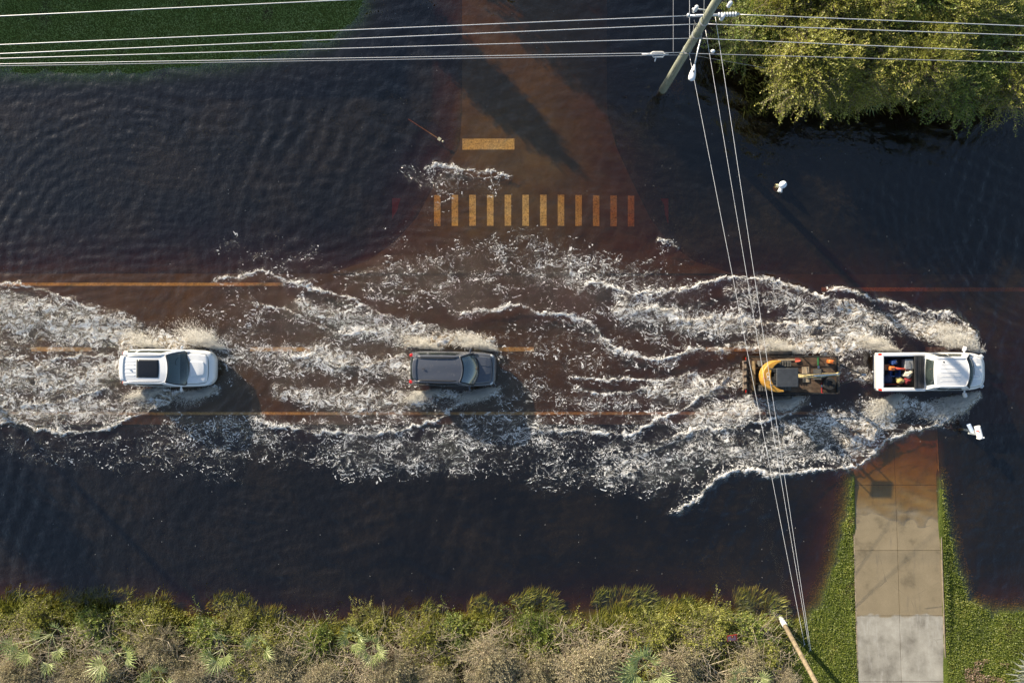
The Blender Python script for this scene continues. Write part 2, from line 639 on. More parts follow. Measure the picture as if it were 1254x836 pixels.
def window(pts, pad):
    P = np.asarray(pts, float)
    x0, x1 = P[:, 0].min() - pad, P[:, 0].max() + pad
    y0, y1 = P[:, 1].min() - pad, P[:, 1].max() + pad
    i0, i1 = np.searchsorted(PX[0], [x0, x1])
    jj = np.where((PY[:, 0] >= y0) & (PY[:, 0] <= y1))[0]
    if len(jj) == 0 or i1 <= i0: return None
    return slice(jj[0], jj[-1] + 1), slice(i0, i1)


def comb(f, k, v):
    f[k] = 1 - (1 - f[k]) * (1 - np.clip(v, 0, 1))


def area(pts, hw, dens, fr=0.0, h=0.0):
    """a soft band of foam along a polyline (photo pixels)"""
    hw = np.asarray(hw, float) if hasattr(hw, '__len__') else np.full(len(pts), float(hw))
    k = window(pts, hw.max() * 1.7 + 14)
    if k is None: return
    d, t_, _, _ = seg_dist(pts, QX[k], QY[k])
    P = np.asarray(pts, float)
    L = np.hypot(*(P[1:] - P[:-1]).T); cum = np.concatenate([[0], np.cumsum(L)]) / max(L.sum(), 1e-6)
    ww = np.interp(t_, cum, hw)
    f = sstep(1.35, .35, d / ww)
    comb(foam, k, f * dens)
    if fr: comb(froth, k, f * fr)
    if h: rise[k] += h * sstep(1.2, 0, d / ww)


def crest(pts, tvec, front=2.2, trail=14.0, s=.9, h=.10, fr=0.0, hw=None):
    """a breaking wavelet: white line, foam thinning on the trail side, a raised back"""
    k = window(pts, trail * 3 + 16)
    if k is None: return
    d, t_, cx, cyy = seg_dist(pts, QX[k], QY[k])
    sg = np.sign((QX[k] - cx) * tvec[0] + (QY[k] - cyy) * tvec[1])
    ends = sstep(0, .08, t_) * sstep(1, .92, t_)
    brk = .72 + .5 * gnoise(WX[k] * .8, WY[k] * .8, 91)
    line = np.exp(-(d / (front * (.35 + .42 * np.clip(brk, 0, 1.3)))) ** 2)
    tr = np.where(sg > 0, np.exp(-(d / trail) ** 1.15), np.exp(-(d / (front * 1.3)) ** 2))
    comb(foam, k, ends * np.clip(line * s * (brk + .15) + tr * s * .46, 0, 1))
    comb(froth, k, ends * line * .3 * brk)
    if fr: comb(froth, k, ends * tr * fr)
    wh = np.where(sg > 0, trail * .75, front * 2.2)
    rise[k] += ends * h * np.exp(-(d / wh) ** 1.6)


# --- wide thin lace over the carriageway
area([(-60, 470), (60, 465), (160, 470)], 48, .40)
area([(-60, 400), (40, 395), (140, 405)], [44, 40, 30], .52, .15)
area([(270, 420), (360, 430), (480, 445)], [62, 60, 50], .34)
area([(300, 335), (380, 335), (430, 345)], 26, .16)
area([(200, 540), (330, 540), (470, 545), (560, 545)], [28, 34, 40, 36], .30)
area([(20, 545), (110, 555), (200, 560), (280, 575)], 26, .22)
area([(470, 350), (560, 345), (650, 330), (730, 345), (830, 365)], [34, 46, 46, 50, 44], .36)
area([(660, 330), (720, 330), (800, 350)], 20, .28)
area([(440, 330), (520, 310), (600, 300), (680, 300)], 26, .14)
area([(620, 440), (700, 430), (800, 420), (880, 400)], [40, 46, 40, 36], .33)
area([(620, 500), (720, 510), (830, 500), (900, 500)], [40, 36, 34, 34], .36)
area([(430, 560), (520, 560), (600, 555), (700, 560), (800, 580)], [36, 30, 34, 36, 32], .32)
area([(660, 590), (760, 590), (830, 590)], [18, 26, 24], .22)
area([(760, 560), (860, 560), (960, 560)], [30, 26, 20], .34)
area([(500, 215), (540, 225), (600, 228)], [16, 22, 14], .26)
area([(520, 220), (560, 218)], 12, .22)
area([(270, 300), (330, 300), (380, 310)], 18, .15)
area([(480, 285), (520, 270), (540, 250)], 20, .13)
area([(820, 300), (812, 315)], 12, .18)
area([(215, 520), (280, 520), (330, 535)], [16, 22, 16], .30)
area([(560, 520), (610, 525), (660, 530)], [16, 24, 20], .30)
# --- white SUV
area([(-40, 372), (60, 388), (130, 405), (190, 410)], [16, 24, 22, 16], .66, .4, .03)
area([(150, 424), (200, 420), (262, 415)], [9, 12, 9], .95, .9, .05)
area([(-60, 455), (40, 462), (110, 462), (146, 452)], [14, 14, 16, 12], .62, .45, .02)
area([(-60, 500), (60, 505), (130, 500), (200, 485)], [18, 18, 16, 10], .60, .4, .02)
area([(196, 484), (235, 483), (262, 476)], [6, 8, 7], .85, .7, .03)
crest([(-60, 350), (20, 345), (64, 355), (107, 377), (150, 398)], (-.2, 1), 2, 12, .7, .05)
crest([(-40, 432), (0, 436), (33, 447), (46, 452), (60, 440), (87, 436), (144, 440)], (0, 1), 2.0, 7, .8, .05)
crest([(-60, 478), (0, 486), (33, 494), (74, 489), (110, 481), (146, 470)], (0, -1), 2.2, 10, .85, .07)
crest([(-60, 510), (30, 520), (90, 529), (125, 527), (158, 515), (190, 498), (222, 488)], (0, -1), 2.4, 12, .9, .10)
crest([(254, 349), (285, 339), (318, 331), (335, 335), (355, 345), (384, 352), (420, 364), (453, 379), (487, 390), (540, 401)], (0, 1), 2.0, 10, .85, .07)
crest([(340, 338), (372, 345), (400, 356), (440, 372)], (.2, 1), 1.6, 6, .6, .04)
# --- grey SUV
area([(370, 372), (440, 395), (500, 408), (540, 412)], [12, 17, 18, 15], .68, .4, .03)
area([(500, 420), (560, 415), (600, 419)], [8, 11, 9], .95, .9, .05)
area([(380, 432), (430, 442), (500, 452)], [9, 13, 17], .64, .45, .02)
area([(340, 480), (420, 492), (500, 490), (545, 480)], [12, 18, 19, 10], .70, .5, .03)
area([(540, 482), (575, 484), (606, 477)], [6, 9, 7], .85, .7, .03)
area([(240, 430), (320, 440), (420, 440)], 20, .38)
crest([(300, 372), (350, 378), (385, 398), (425, 408), (470, 405)], (0, 1), 1.8, 9, .65, .05)
crest([(350, 436), (385, 436), (418, 447), (440, 452), (470, 440), (502, 438)], (0, 1), 1.8, 7, .75, .05)
crest([(300, 512), (380, 525), (450, 532), (504, 522), (540, 510), (565, 496), (590, 486)], (0, -1), 2.4, 13, .9, .10)
crest([(544, 396), (567, 384), (591, 379), (611, 375), (634, 373), (661, 384), (698, 387), (721, 395), (738, 411), (755, 424),
       (772, 434), (805, 440), (839, 429), (870, 428), (905, 432)], (0, 1), 2.2, 11, .95, .09)
# --- truck, trailer and digger
area([(900, 360), (960, 365), (1030, 392), (1080, 415)], [16, 22, 20, 14], .58, .35, .05)
area([(760, 380), (850, 395), (930, 400), (1000, 405), (1060, 415)], [12, 16, 18, 20, 16], .60, .45, .05)
area([(1030, 375), (1090, 392), (1140, 405), (1185, 415)], [9, 14, 18, 14], .82, .75, .08)
area([(880, 432), (940, 424), (1010, 424), (1070, 424)], [8, 9, 12, 10], .86, .75, .05)
area([(1025, 450), (1070, 460)], [18, 14], .72, .7, .03)
area([(800, 480), (860, 470), (914, 460)], [12, 16, 16], .66, .45, .03)
area([(850, 515), (910, 500), (960, 494), (985, 490)], [12, 16, 10, 8], .72, .5, .04)
area([(960, 530), (1010, 520), (1060, 505), (1090, 500)], [22, 24, 22, 16], .62, .35, .05)
area([(1040, 540), (1080, 515), (1100, 495)], [14, 20, 14], .85, .8, .08)
area([(1090, 500), (1150, 500), (1195, 487)], [10, 10, 7], .75, .55, .05)
area([(850, 545), (920, 548), (1000, 552), (1060, 545)], [22, 24, 20, 14], .56, .2, .03)
crest([(748, 365), (765, 367), (778, 377), (798, 375), (839, 390), (884, 387), (945, 394), (985, 398), (1040, 412)], (0, 1), 2.2, 10, .9, .08)
crest([(700, 345), (740, 350), (775, 362), (800, 358), (834, 357), (861, 347), (884, 340), (924, 340), (968, 349), (1001, 359), (1035, 377), (1062, 394), (1085, 411)], (-.2, 1), 2.6, 13, .95, .16)
crest([(1000, 350), (1015, 352), (1068, 362), (1112, 377), (1140, 383), (1169, 390), (1190, 408), (1198, 428)], (-.3, 1), 2.8, 11, 1.0, .18, .3)
crest([(1202, 482), (1192, 495), (1155, 512), (1112, 525), (1090, 537), (1078, 550), (1052, 566), (1010, 576), (960, 580), (905, 576), (878, 584),
       (862, 598), (850, 612), (828, 626), (806, 631)], (-.3, -1), 2.6, 13, .92, .15)
crest([(800, 545), (834, 533), (884, 524), (930, 517), (965, 506), (985, 495)], (0, -1), 2.2, 11, .85, .09)
crest([(640, 516), (661, 523), (721, 529), (778, 528), (805, 515), (839, 499), (867, 480), (901, 458)], (0, -1), 2.3, 10, .9, .09)
crest([(690, 462), (748, 465), (782, 463), (815, 465), (860, 454)], (0, 1), 2.0, 8, .8, .06)
crest([(700, 474), (715, 482), (741, 483), (775, 477), (800, 470)], (0, 1), 2.0, 8, .75, .06)
crest([(770, 556), (815, 545), (850, 532)], (0, -1), 1.8, 8, .6, .05)
crest([(740, 585), (775, 575), (790, 560)], (0, -1), 1.8, 8, .55, .04)
# --- the wave running up the side street
crest([(516, 205), (537, 201), (567, 206), (601, 211), (632, 218)], (0, 1), 1.8, 7, .95, .09)
crest([(803, 292), (818, 295), (832, 307)], (-.4, 1), 1.8, 6, .8, .06)
for pts, hh in (([(628, 218), (700, 240), (760, 262), (830, 300), (900, 330)], .06), ([(640, 268), (720, 276), (800, 296)], .03),
                ([(520, 204), (470, 225), (420, 270)], .03), ([(420, 590), (470, 575), (530, 560)], .03),
                ([(100, 610), (220, 600), (330, 575)], .03), ([(1080, 300), (1180, 340), (1254, 420)], .02)):
    k = window(pts, 50)
    d, t_, cx, cyy = seg_dist(pts, QX[k], QY[k])
    rise[k] += hh * np.exp(-(d / 9) ** 2) * sstep(0, .15, t_) * sstep(1, .85, t_)

# --- ripples: trains of small waves, each patch with its own heading
rip = np.zeros(WX.shape)
rr = np.random.default_rng(5)
inner = (np.abs(WX) < 40) & (np.abs(WY) < 30)
amp_patch = .55 + .45 * fbm(WX * .12, WY * .12, 33, 2)
for q in range(9):
    th = rr.uniform(.9, 2.25) if q < 6 else rr.uniform(0, PI)
    lam = rr.uniform(.34, 1.15)
    ph = (WX * math.cos(th) + WY * math.sin(th)) * 2 * PI / lam + 3.4 * fbm(WX * .16 + q, WY * .16, 100 + q, 3)
    a = np.clip(1.3 * fbm(WX * .14 + 5 * q, WY * .14, 200 + q, 3) + .15, 0, 1.2)
    rip += a * lam * .013 * np.sin(ph)
# rings spreading from the wash
for (cxp, cyp, lam, a0) in ((150, 330, .62, .006), (1180, 470, .75, .007), (1290, 250, .55, .006), (520, 300, .8, .005), (300, 700, .9, .004)):
    d = np.hypot(PX - cxp, PY - cyp) / PPM
    rip += 2.2 * a0 * np.sin(d * 2 * PI / lam + 2 * wob1) * np.exp(-((d - 6.5) / 4.5) ** 2) * np.clip(.5 + fbm(WX * .2, WY * .2, 300 + int(cxp), 2), 0, 1)
rip += .006 * fbm(WX * 1.7, WY * 1.7, 77, 4)
rip = np.where(inner, rip, 0)
# boiling surface of the froth
boil = fbm(WX * 2.3, WY * 2.9, 400, 4, .6) * .5 + np.abs(fbm(WX * 1.3, WY * 1.6, 410, 3)) * .5
wz = rip * (1 - .3 * foam) + rise * .75 * (1 + .35 * fbm(WX * 1.4, WY * 1.4, 420, 3)) + foam * .012 * fbm(WX * 4, WY * 5, 430, 3) + froth * .05 * boil
# low shore: keep the sheet quiet where it meets the land
foam = np.clip(foam, 0, 1); froth = np.clip(froth, 0, 1)

m_water, t, _p = new_mat('flood_water')
t.nodes.remove(_p)
out = t.nodes['Material Output']
tc = N(t, 'ShaderNodeTexCoord')
P0 = tc.outputs['Object']
aF = N(t, 'ShaderNodeAttribute', attribute_name='foam').outputs['Fac']
aT = N(t, 'ShaderNodeAttribute', attribute_name='froth').outputs['Fac']


def vadd(a, b):
    n = t.nodes.new('ShaderNodeVectorMath'); n.operation = 'ADD'
    t.links.new(a, n.inputs[0]); t.links.new(b, n.inputs[1]); return n.outputs[0]


def vscale(a, s_):
    n = t.nodes.new('ShaderNodeVectorMath'); n.operation = 'MULTIPLY_ADD'
    t.links.new(a, n.inputs[0]); n.inputs[1].default_value = (s_, s_, 0); n.inputs[2].default_value = (-s_ / 2, -s_ / 2, 0)
    return n.outputs[0]


flat = N(t, 'ShaderNodeVectorMath', operation='MULTIPLY', ins={0: P0, 1: (1, 1, 0)}).outputs[0]
long_ = N(t, 'ShaderNodeVectorMath', operation='MULTIPLY', ins={0: P0, 1: (.74, 1.12, 0)}).outputs[0]
d1 = N(t, 'ShaderNodeTexNoise', noise_dimensions='2D', ins={0: flat, 'Scale': 1.1, 'Detail': 2.0})
d2 = N(t, 'ShaderNodeTexNoise', noise_dimensions='2D', ins={0: flat, 'Scale': 4.5, 'Detail': 2.0})
PW = vadd(vadd(long_, vscale(d1.outputs['Color'], .9)), vscale(d2.outputs['Color'], .24))
v1 = N(t, 'ShaderNodeTexVoronoi', feature='DISTANCE_TO_EDGE', voronoi_dimensions='2D', ins={0: PW, 'Scale': 2.5}).outputs['Distance']
v2 = N(t, 'ShaderNodeTexVoronoi', feature='DISTANCE_TO_EDGE', voronoi_dimensions='2D', ins={0: PW, 'Scale': 6.4}).outputs['Distance']
nb1 = N(t, 'ShaderNodeTexNoise', noise_dimensions='2D', ins={0: PW, 'Scale': 4.6, 'Detail': 5.0, 'Roughness': .70}).outputs[0]
nb2 = N(t, 'ShaderNodeTexNoise', noise_dimensions='2D', ins={0: PW, 'Scale': .95, 'Detail': 4.0}).outputs[0]
nb3 = N(t, 'ShaderNodeTexNoise', noise_dimensions='2D', ins={0: PW, 'Scale': 11.5, 'Detail': 2.5, 'Roughness': .6}).outputs[0]
v3 = N(t, 'ShaderNodeTexVoronoi', feature='DISTANCE_TO_EDGE', voronoi_dimensions='2D', ins={0: PW, 'Scale': 12.5}).outputs['Distance']
lace1 = smooth_n(t, v1, .09, .0)
sel = smooth_n(t, nb2, .40, .58)
lc2 = smooth_n(t, v2, .17, .0); lc3 = smooth_n(t, v3, .22, .0)
lace2 = math_n(t, 'ADD', math_n(t, 'MULTIPLY', lc2, sel), math_n(t, 'MULTIPLY', lc3, math_n(t, 'SUBTRACT', 1.0, sel)))
lace = math_n(t, 'MAXIMUM', math_n(t, 'MULTIPLY', lace1, .75), math_n(t, 'MULTIPLY', lace2, .95))
# strength of the foam at this point: lace where thin, filling in where dense
e = math_n(t, 'ADD', math_n(t, 'MULTIPLY', lace, .34), math_n(t, 'MULTIPLY', math_n(t, 'SUBTRACT', nb1, .5), 1.45))
e = math_n(t, 'ADD', e, math_n(t, 'MULTIPLY', math_n(t, 'SUBTRACT', nb2, .5), .7))
e = math_n(t, 'ADD', e, math_n(t, 'MULTIPLY', math_n(t, 'SUBTRACT', nb3, .5), .48))
nb4 = N(t, 'ShaderNodeTexNoise', noise_dimensions='2D', ins={0: PW, 'Scale': 26.0, 'Detail': 2.0, 'Roughness': .6}).outputs[0]
e = math_n(t, 'ADD', e, math_n(t, 'MULTIPLY', math_n(t, 'SUBTRACT', nb4, .5), math_n(t, 'MULTIPLY', aF, .30)))
e = math_n(t, 'ADD', e, math_n(t, 'MULTIPLY', aF, .80))
gate = smooth_n(t, aF, .03, .14)
cov = math_n(t, 'MULTIPLY', smooth_n(t, e, .56, 1.02), gate)
# round flecks where the foam is breaking up
for sc_, rad_ in ((6.8, .14), (10.5, .2)):
    dv = N(t, 'ShaderNodeTexVoronoi', voronoi_dimensions='2D', ins={0: PW, 'Scale': sc_})
    dc = N(t, 'ShaderNodeSeparateColor', ins={0: dv.outputs['Color']})
    lim = math_n(t, 'MULTIPLY_ADD', dc.outputs[1], rad_ * 1.6, rad_ * .3)
    shape = math_n(t, 'MULTIPLY_ADD', math_n(t, 'SUBTRACT', nb3, .5), .35, dv.outputs['Distance'])
    inside_ = smooth_n(t, math_n(t, 'SUBTRACT', lim, shape), -.04, .06)
    on_ = math_n(t, 'LESS_THAN', dc.outputs[0], math_n(t, 'MULTIPLY', smooth_n(t, aF, .06, .5), math_n(t, 'MULTIPLY', smooth_n(t, nb2, .36, .66), .5)))
    cov = math_n(t, 'MAXIMUM', cov, math_n(t, 'MULTIPLY', math_n(t, 'MULTIPLY', inside_, on_), .9))
haze_f = math_n(t, 'MULTIPLY', smooth_n(t, e, .45, 1.0), math_n(t, 'ADD', math_n(t, 'MULTIPLY', smooth_n(t, aF, .35, .95), .16), math_n(t, 'MULTIPLY', aT, .18)))
# stray flecks of foam drifting on the open water
fl = N(t, 'ShaderNodeTexVoronoi', voronoi_dimensions='2D', ins={0: flat, 'Scale': 2.3})
flm = math_n(t, 'MULTIPLY', math_n(t, 'LESS_THAN', fl.outputs['Distance'], .034),
             math_n(t, 'GREATER_THAN', N(t, 'ShaderNodeSeparateColor', ins={0: fl.outputs['Color']}).outputs[0], .97))
cov = math_n(t, 'MAXIMUM', cov, math_n(t, 'MULTIPLY', flm, .45))
fcol = mix_col(t, math_n(t, 'MULTIPLY', aT, smooth_n(t, nb1, .62, .36)), (.86, .85, .83), (.50, .38, .22))
# bump
rp = N(t, 'ShaderNodeTexNoise', noise_dimensions='2D', ins={0: flat, 'Scale': 2.2, 'Detail': 3.0, 'Roughness': .5})
hgt = math_n(t, 'ADD', math_n(t, 'MULTIPLY', rp.outputs[0], .05), math_n(t, 'MULTIPLY', math_n(t, 'MULTIPLY', smooth_n(t, e, .50, 1.2), gate), .040))
hgt = math_n(t, 'ADD', hgt, math_n(t, 'MULTIPLY', math_n(t, 'MULTIPLY', math_n(t, 'ADD', nb3, math_n(t, 'MULTIPLY', nb4, .5)), aF), .05))
bmp = N(t, 'ShaderNodeBump', ins={'Strength': 1.0, 'Distance': 1.0, 'Height': hgt})
nrm = bmp.outputs[0]
tr = N(t, 'ShaderNodeBsdfTransparent')
nm = N(t, 'ShaderNodeTexNoise', noise_dimensions='2D', ins={0: vadd(flat, vscale(d1.outputs['Color'], 3.0)), 'Scale': .28, 'Detail': 5.0, 'Roughness': .6}).outputs[0]
mcol = ramp_n(t, nm, [(.3, (.0038, .0034, .0026)), (.5, (.0066, .0054, .0036)), (.72, (.0135, .0098, .0055))])
murk = N(t, 'ShaderNodeBsdfDiffuse', ins={'Color': mcol, 'Normal': nrm})
body = N(t, 'ShaderNodeAddShader', ins={0: tr.outputs[0], 1: murk.outputs[0]})
gl = N(t, 'ShaderNodeBsdfGlossy', ins={'Roughness': .06, 'Normal': nrm})
geo = N(t, 'ShaderNodeNewGeometry')
dt = N(t, 'ShaderNodeVectorMath', operation='DOT_PRODUCT', ins={0: nrm, 1: geo.outputs['Incoming']})
ca = math_n(t, 'ABSOLUTE', dt.outputs['Value'])
fr = math_n(t, 'MULTIPLY_ADD', math_n(t, 'POWER', math_n(t, 'SUBTRACT', 1.0, ca, clamp=True), 5.0), .915, .085)
wet = N(t, 'ShaderNodeMixShader', ins={0: fr, 1: body.outputs[0], 2: gl.outputs[0]})
fd = N(t, 'ShaderNodeBsdfDiffuse', ins={'Color': fcol, 'Roughness': .6, 'Normal': nrm})
hz = N(t, 'ShaderNodeBsdfDiffuse', ins={'Color': (.44, .34, .20, 1), 'Normal': nrm})
s1 = N(t, 'ShaderNodeMixShader', ins={0: haze_f, 1: wet.outputs[0], 2: hz.outputs[0]})
s2 = N(t, 'ShaderNodeMixShader', ins={0: cov, 1: s1.outputs[0], 2: fd.outputs[0]})
t.links.new(s2.outputs[0], out.inputs['Surface'])
va = N(t, 'ShaderNodeVolumeAbsorption', ins={'Color': (1 - 1.0 / 6, 1 - 2.15 / 6, 1 - 5.2 / 6, 1), 'Density': 6.0})
t.links.new(va.outputs[0], out.inputs['Volume'])
water = mesh_np('flood_water', np.stack([WX, WY, wz], -1).reshape(-1, 3), grid_faces(len(wx), len(wy)), 4, m_water, smooth=True,
                attrs={'foam': foam, 'froth': froth})
tag(water, kind='structure')
# ------------------------------------------------------------------ vehicles
def paint(name, base, rough=.28, coat=.6, dirt=.12):
    m, t, p = new_mat(name)
    tc = N(t, 'ShaderNodeTexCoord')
    nz = N(t, 'ShaderNodeTexNoise', ins={0: tc.outputs['Object'], 'Scale': 3.0, 'Detail': 6.0, 'Roughness': .65})
    sp = N(t, 'ShaderNodeSeparateXYZ', ins={0: tc.outputs['Object']})
    low = smooth_n(t, math_n(t, 'ADD', sp.outputs[2], math_n(t, 'MULTIPLY', nz.outputs[0], .5)), 1.15, .55)
    f = math_n(t, 'MULTIPLY_ADD', smooth_n(t, nz.outputs[0], .5, .75), dirt, math_n(t, 'MULTIPLY', low, .45))
    t.links.new(mix_col(t, f, base, (.30, .25, .18)), p.inputs['Base Color'])
    p.inputs['Roughness'].default_value = rough
    t.links.new(math_n(t, 'MULTIPLY_ADD', f, .5, rough), p.inputs['Roughness'])
    p.inputs['Coat Weight'].default_value = coat
    p.inputs['Coat Roughness'].default_value = .06
    return m


def glassy(name, tint, clear=.4, gloss=.10):
    m, t, p = new_mat(name)
    t.nodes.remove(p)
    out = t.nodes['Material Output']
    lw = N(t, 'ShaderNodeLayerWeight', ins={'Blend': .25})
    tr = N(t, 'ShaderNodeBsdfTransparent', ins={'Color': (.75, .85, .82, 1)})
    df = N(t, 'ShaderNodeBsdfDiffuse', ins={'Color': (*tint, 1)})
    gl = N(t, 'ShaderNodeBsdfGlossy', ins={'Roughness': .03})
    a = N(t, 'ShaderNodeMixShader', ins={0: clear, 1: df.outputs[0], 2: tr.outputs[0]})
    b = N(t, 'ShaderNodeMixShader', ins={0: math_n(t, 'MULTIPLY_ADD', lw.outputs['Fresnel'], .7, gloss), 1: a.outputs[0], 2: gl.outputs[0]})
    t.links.new(b.outputs[0], out.inputs[0])
    return m


M_WHITE = paint('white_paint', (.78, .79, .81))
M_GREY = paint('slate_grey_paint', (.075, .083, .105), .25, .8, .10)
M_TRUCKW = paint('white_truck_paint', (.80, .80, .80))
M_GLASS = glassy('tinted_glass', (.012, .018, .02), .25, .07)
M_WIND = glassy('windscreen_glass', (.02, .04, .045), .6, .09)
M_WIND2 = glassy('windscreen_glass_sky_tint', (.10, .15, .18), .40, .16)  # blue-grey tint stands in for sky reflected in this windscreen
M_BLACK = mat('black_plastic', (.018, .018, .02), .55, var=.2)
M_SUNROOF = mat('sunroof_glass', (.012, .012, .014), .12, coat=.5)
M_RUBBER = mat('tyre_rubber', (.02, .02, .02), .85, var=.2, bump=.3)
M_RIM = mat('wheel_alloy', (.45, .45, .46), .35, metal=.9)
M_CHROME = mat('bright_metal', (.6, .6, .6), .2, metal=1.0)
M_RED = mat('tail_lamp_red', (.45, .015, .012), .2, coat=.6)
M_LAMP = mat('headlamp_lens', (.55, .58, .6), .08, coat=1.0)
M_SEAT = mat('grey_seat_cloth', (.24, .22, .19), .9, var=.2)
M_DASH = mat('dashboard_vinyl', (.09, .09, .085), .7, var=.2)
M_SKIN = mat('skin', (.42, .25, .17), .6)
M_SHIRT = mat('shirt_cloth', (.22, .24, .20), .9, var=.2)


def loft_body(st):
    """st rows: x, half width, z_low, z_shoulder, z_top, crown"""
    m = MB(); rows = []
    for x, w, zl, zs, zt, cr in st:
        half = [(0, zt + cr), (.40 * w, zt + .82 * cr), (.74 * w, zt + .30 * cr), (.885 * w, zt - .02), (.955 * w, zt * .62 + zs * .38), (.99 * w, zs),
                (w, zs * .62 + zl * .38), (.985 * w, zs * .25 + zl * .75), (.93 * w, zl), (0, zl)]
        rows.append([(x, y, z) for y, z in half] + [(x, -y, z) for y, z in half[-2:0:-1]])
    n = len(rows[0])
    vs_ = [p for r in rows for p in r]
    fs_ = [(i * n + k, i * n + (k + 1) % n, (i + 1) * n + (k + 1) % n, (i + 1) * n + k) for i in range(len(rows) - 1) for k in range(n)]
    fs_ += [tuple(range(n)), tuple((len(rows) - 1) * n + k for k in range(n))[::-1]]
    return m.add(vs_, fs_)


def lerp(a, b, t_): return tuple(x + (y - x) * t_ for x, y in zip(a, b))


def cabin(root, paint_m, c):
    """greenhouse: c has rb, rr, fr, fb (x of rear belt, rear roof, front roof, front belt), wb, wrr, wrf, zb, zr, dome, windows"""
    wbr, wbf = c['wb']
    BL = [(c['rb'], wbr, c['zbr']), (c['fb'] - .28, wbf, c['zbf'])]
    TL = [(c['rr'], c['wr'][0], c['zr'][0]), (c['fr'] - .16, c['wr'][1], c['zr'][1])]
    nose = .28; rn = .16

    def side(u, v, s, off=0.0):
        b = lerp(BL[0], BL[1], u); t_ = lerp(TL[0], TL[1], u)
        p = lerp(b, t_, v)
        bow = .05 * math.sin(PI * v) + .03 * math.sin(PI * u)
        arch = .035 * math.sin(PI * u) * v
        return (p[0], s * (p[1] + bow + off), p[2] + arch + off * .4)

    def front(u, v, off=0.0):       # u across from left to right
        y = 1 - 2 * u
        k = 1 - abs(y) ** 2.2
        b = (BL[1][0] + nose * k, BL[1][1] * y, BL[1][2] + .02 * k)
        t_ = (TL[1][0] + rn * k, TL[1][1] * y, TL[1][2] + c['dome'] * k)
        p = lerp(b, t_, v)
        bow = .045 * math.sin(PI * v)
        return (p[0] + bow + off, p[1] * (1 + .05 * math.sin(PI * v) * abs(y)), p[2] + bow * .8 + off)

    def rear(u, v, off=0.0):
        y = 1 - 2 * u
        k = 1 - abs(y) ** 2.4
        b = (BL[0][0] - .10 * k, BL[0][1] * y, BL[0][2])
        t_ = (TL[0][0] - .08 * k, TL[0][1] * y, TL[0][2] + c['dome'] * k)
        p = lerp(b, t_, v)
        return (p[0] - .03 * math.sin(PI * v) - off, p[1], p[2] + off)

    def roof(u, v):                 # u rear -> front, v left -> right
        y = 1 - 2 * v
        k = 1 - abs(y) ** 2.2; kr = 1 - abs(y) ** 2.4
        x0 = TL[0][0] - .08 * kr; x1 = TL[1][0] + rn * k
        w = TL[0][1] + (TL[1][1] - TL[0][1]) * u
        z = TL[0][2] + (TL[1][2] - TL[0][2]) * u
        return (x0 + (x1 - x0) * u, y * w, z + c['dome'] * (kr * (1 - u) + k * u) + .035 * math.sin(PI * u))
    sh = MB()
    for s in (1, -1):
        sh.grid(lambda u, v: side(u, v, s), 14, 6)
    sh.grid(lambda u, v: rear(u, v), 14, 5)
    # pillars round off the corners
    for s in (0.0, 1.0):
        sh.tube([front(s, v / 6) for v in range(7)], .042, 8)
        sh.tube([rear(s, v / 6) for v in range(7)], .045, 8)
        sh.tube([roof(i / 10, s) for i in range(11)], .040, 8)
    sh.tube([roof(1, i / 14) for i in range(15)], .03, 8)
    sh.build('cabin_shell', paint_m, root, smooth=True)
    rf = MB().grid(lambda u, v: roof(u, v), 16, 16).build('roof', paint_m, root, smooth=True)
    MB().grid(lambda u, v: front(.05 + .90 * u, .04 + .90 * v, .014), 18, 10).build('windscreen', c['wind'], root, smooth=True)
    fr_t = MB()
    edge_ = [front(.03, i / 8, .010) for i in range(9)] + [front(.03 + .94 * i / 16, 1.0, .010) for i in range(17)] + [front(.97, 1 - i / 8, .010) for i in range(9)]
    fr_t.tube(edge_, .024, 5)
    fr_t.build('windscreen_seal', M_BLACK, root, smooth=True)
    b_ = MB()
    b_.tube([front(.02 + .96 * i / 14, .0, .014) for i in range(15)], .028, 6)
    b_.build('cowl', M_BLACK, root, smooth=True)
    for s0, s1 in ((.62, .30), (.40, .12)):
        wp = MB().tube([front(s0, .02, .03), front((s0 + s1) / 2, .07, .035), front(s1, .10, .03)], .010, 5)
        wp.build('wiper', M_BLACK, root)
    for s in (1, -1):
        for (u0, u1, v0, v1, sl) in c['side_windows']:
            MB().grid(lambda u, v: side(u0 + (u1 - u0) * u + sl * v, v0 + (v1 - v0) * v, s, .012), 8, 4).build('side_window', M_GLASS, root, smooth=True)
    if c.get('rear_glass'):
        v0, v1 = c['rear_glass']
        MB().grid(lambda u, v: rear(.1 + .8 * u, v0 + (v1 - v0) * v, .014), 10, 4).build('rear_window', M_GLASS, root, smooth=True)
    # inside: dashboard, wheel, seats
    fbx = c['fb'] - .28
    MB().box((fbx - .05, 0, c['zbf'] - .02), (.42, c['wb'][1] * 1.75, .16)).build('dashboard', M_DASH, root, bevel=.04)
    sw = MB().tube([(fbx - .42 + .05 * math.cos(a), .36 + .18 * math.cos(a), c['zbf'] + .02 + .18 * math.sin(a)) for a in [2 * PI * i / 14 for i in range(15)]], .016, 6)
    sw.build('steering_wheel', M_BLACK, root, smooth=True)
    for y in (.37, -.37):
        se_ = MB().box((fbx - 1.0, y, c['zbf'] - .28), (.5, .5, .16)).box((fbx - 1.27, y, c['zbf'] + .02), (.16, .48, .6), (0, -.25, 0)).box((fbx - 1.36, y, c['zbf'] + .38), (.1, .26, .18), (0, -.2, 0))
        se_.build('seat', M_SEAT, root, bevel=.05)
    return side, front, rear, roof


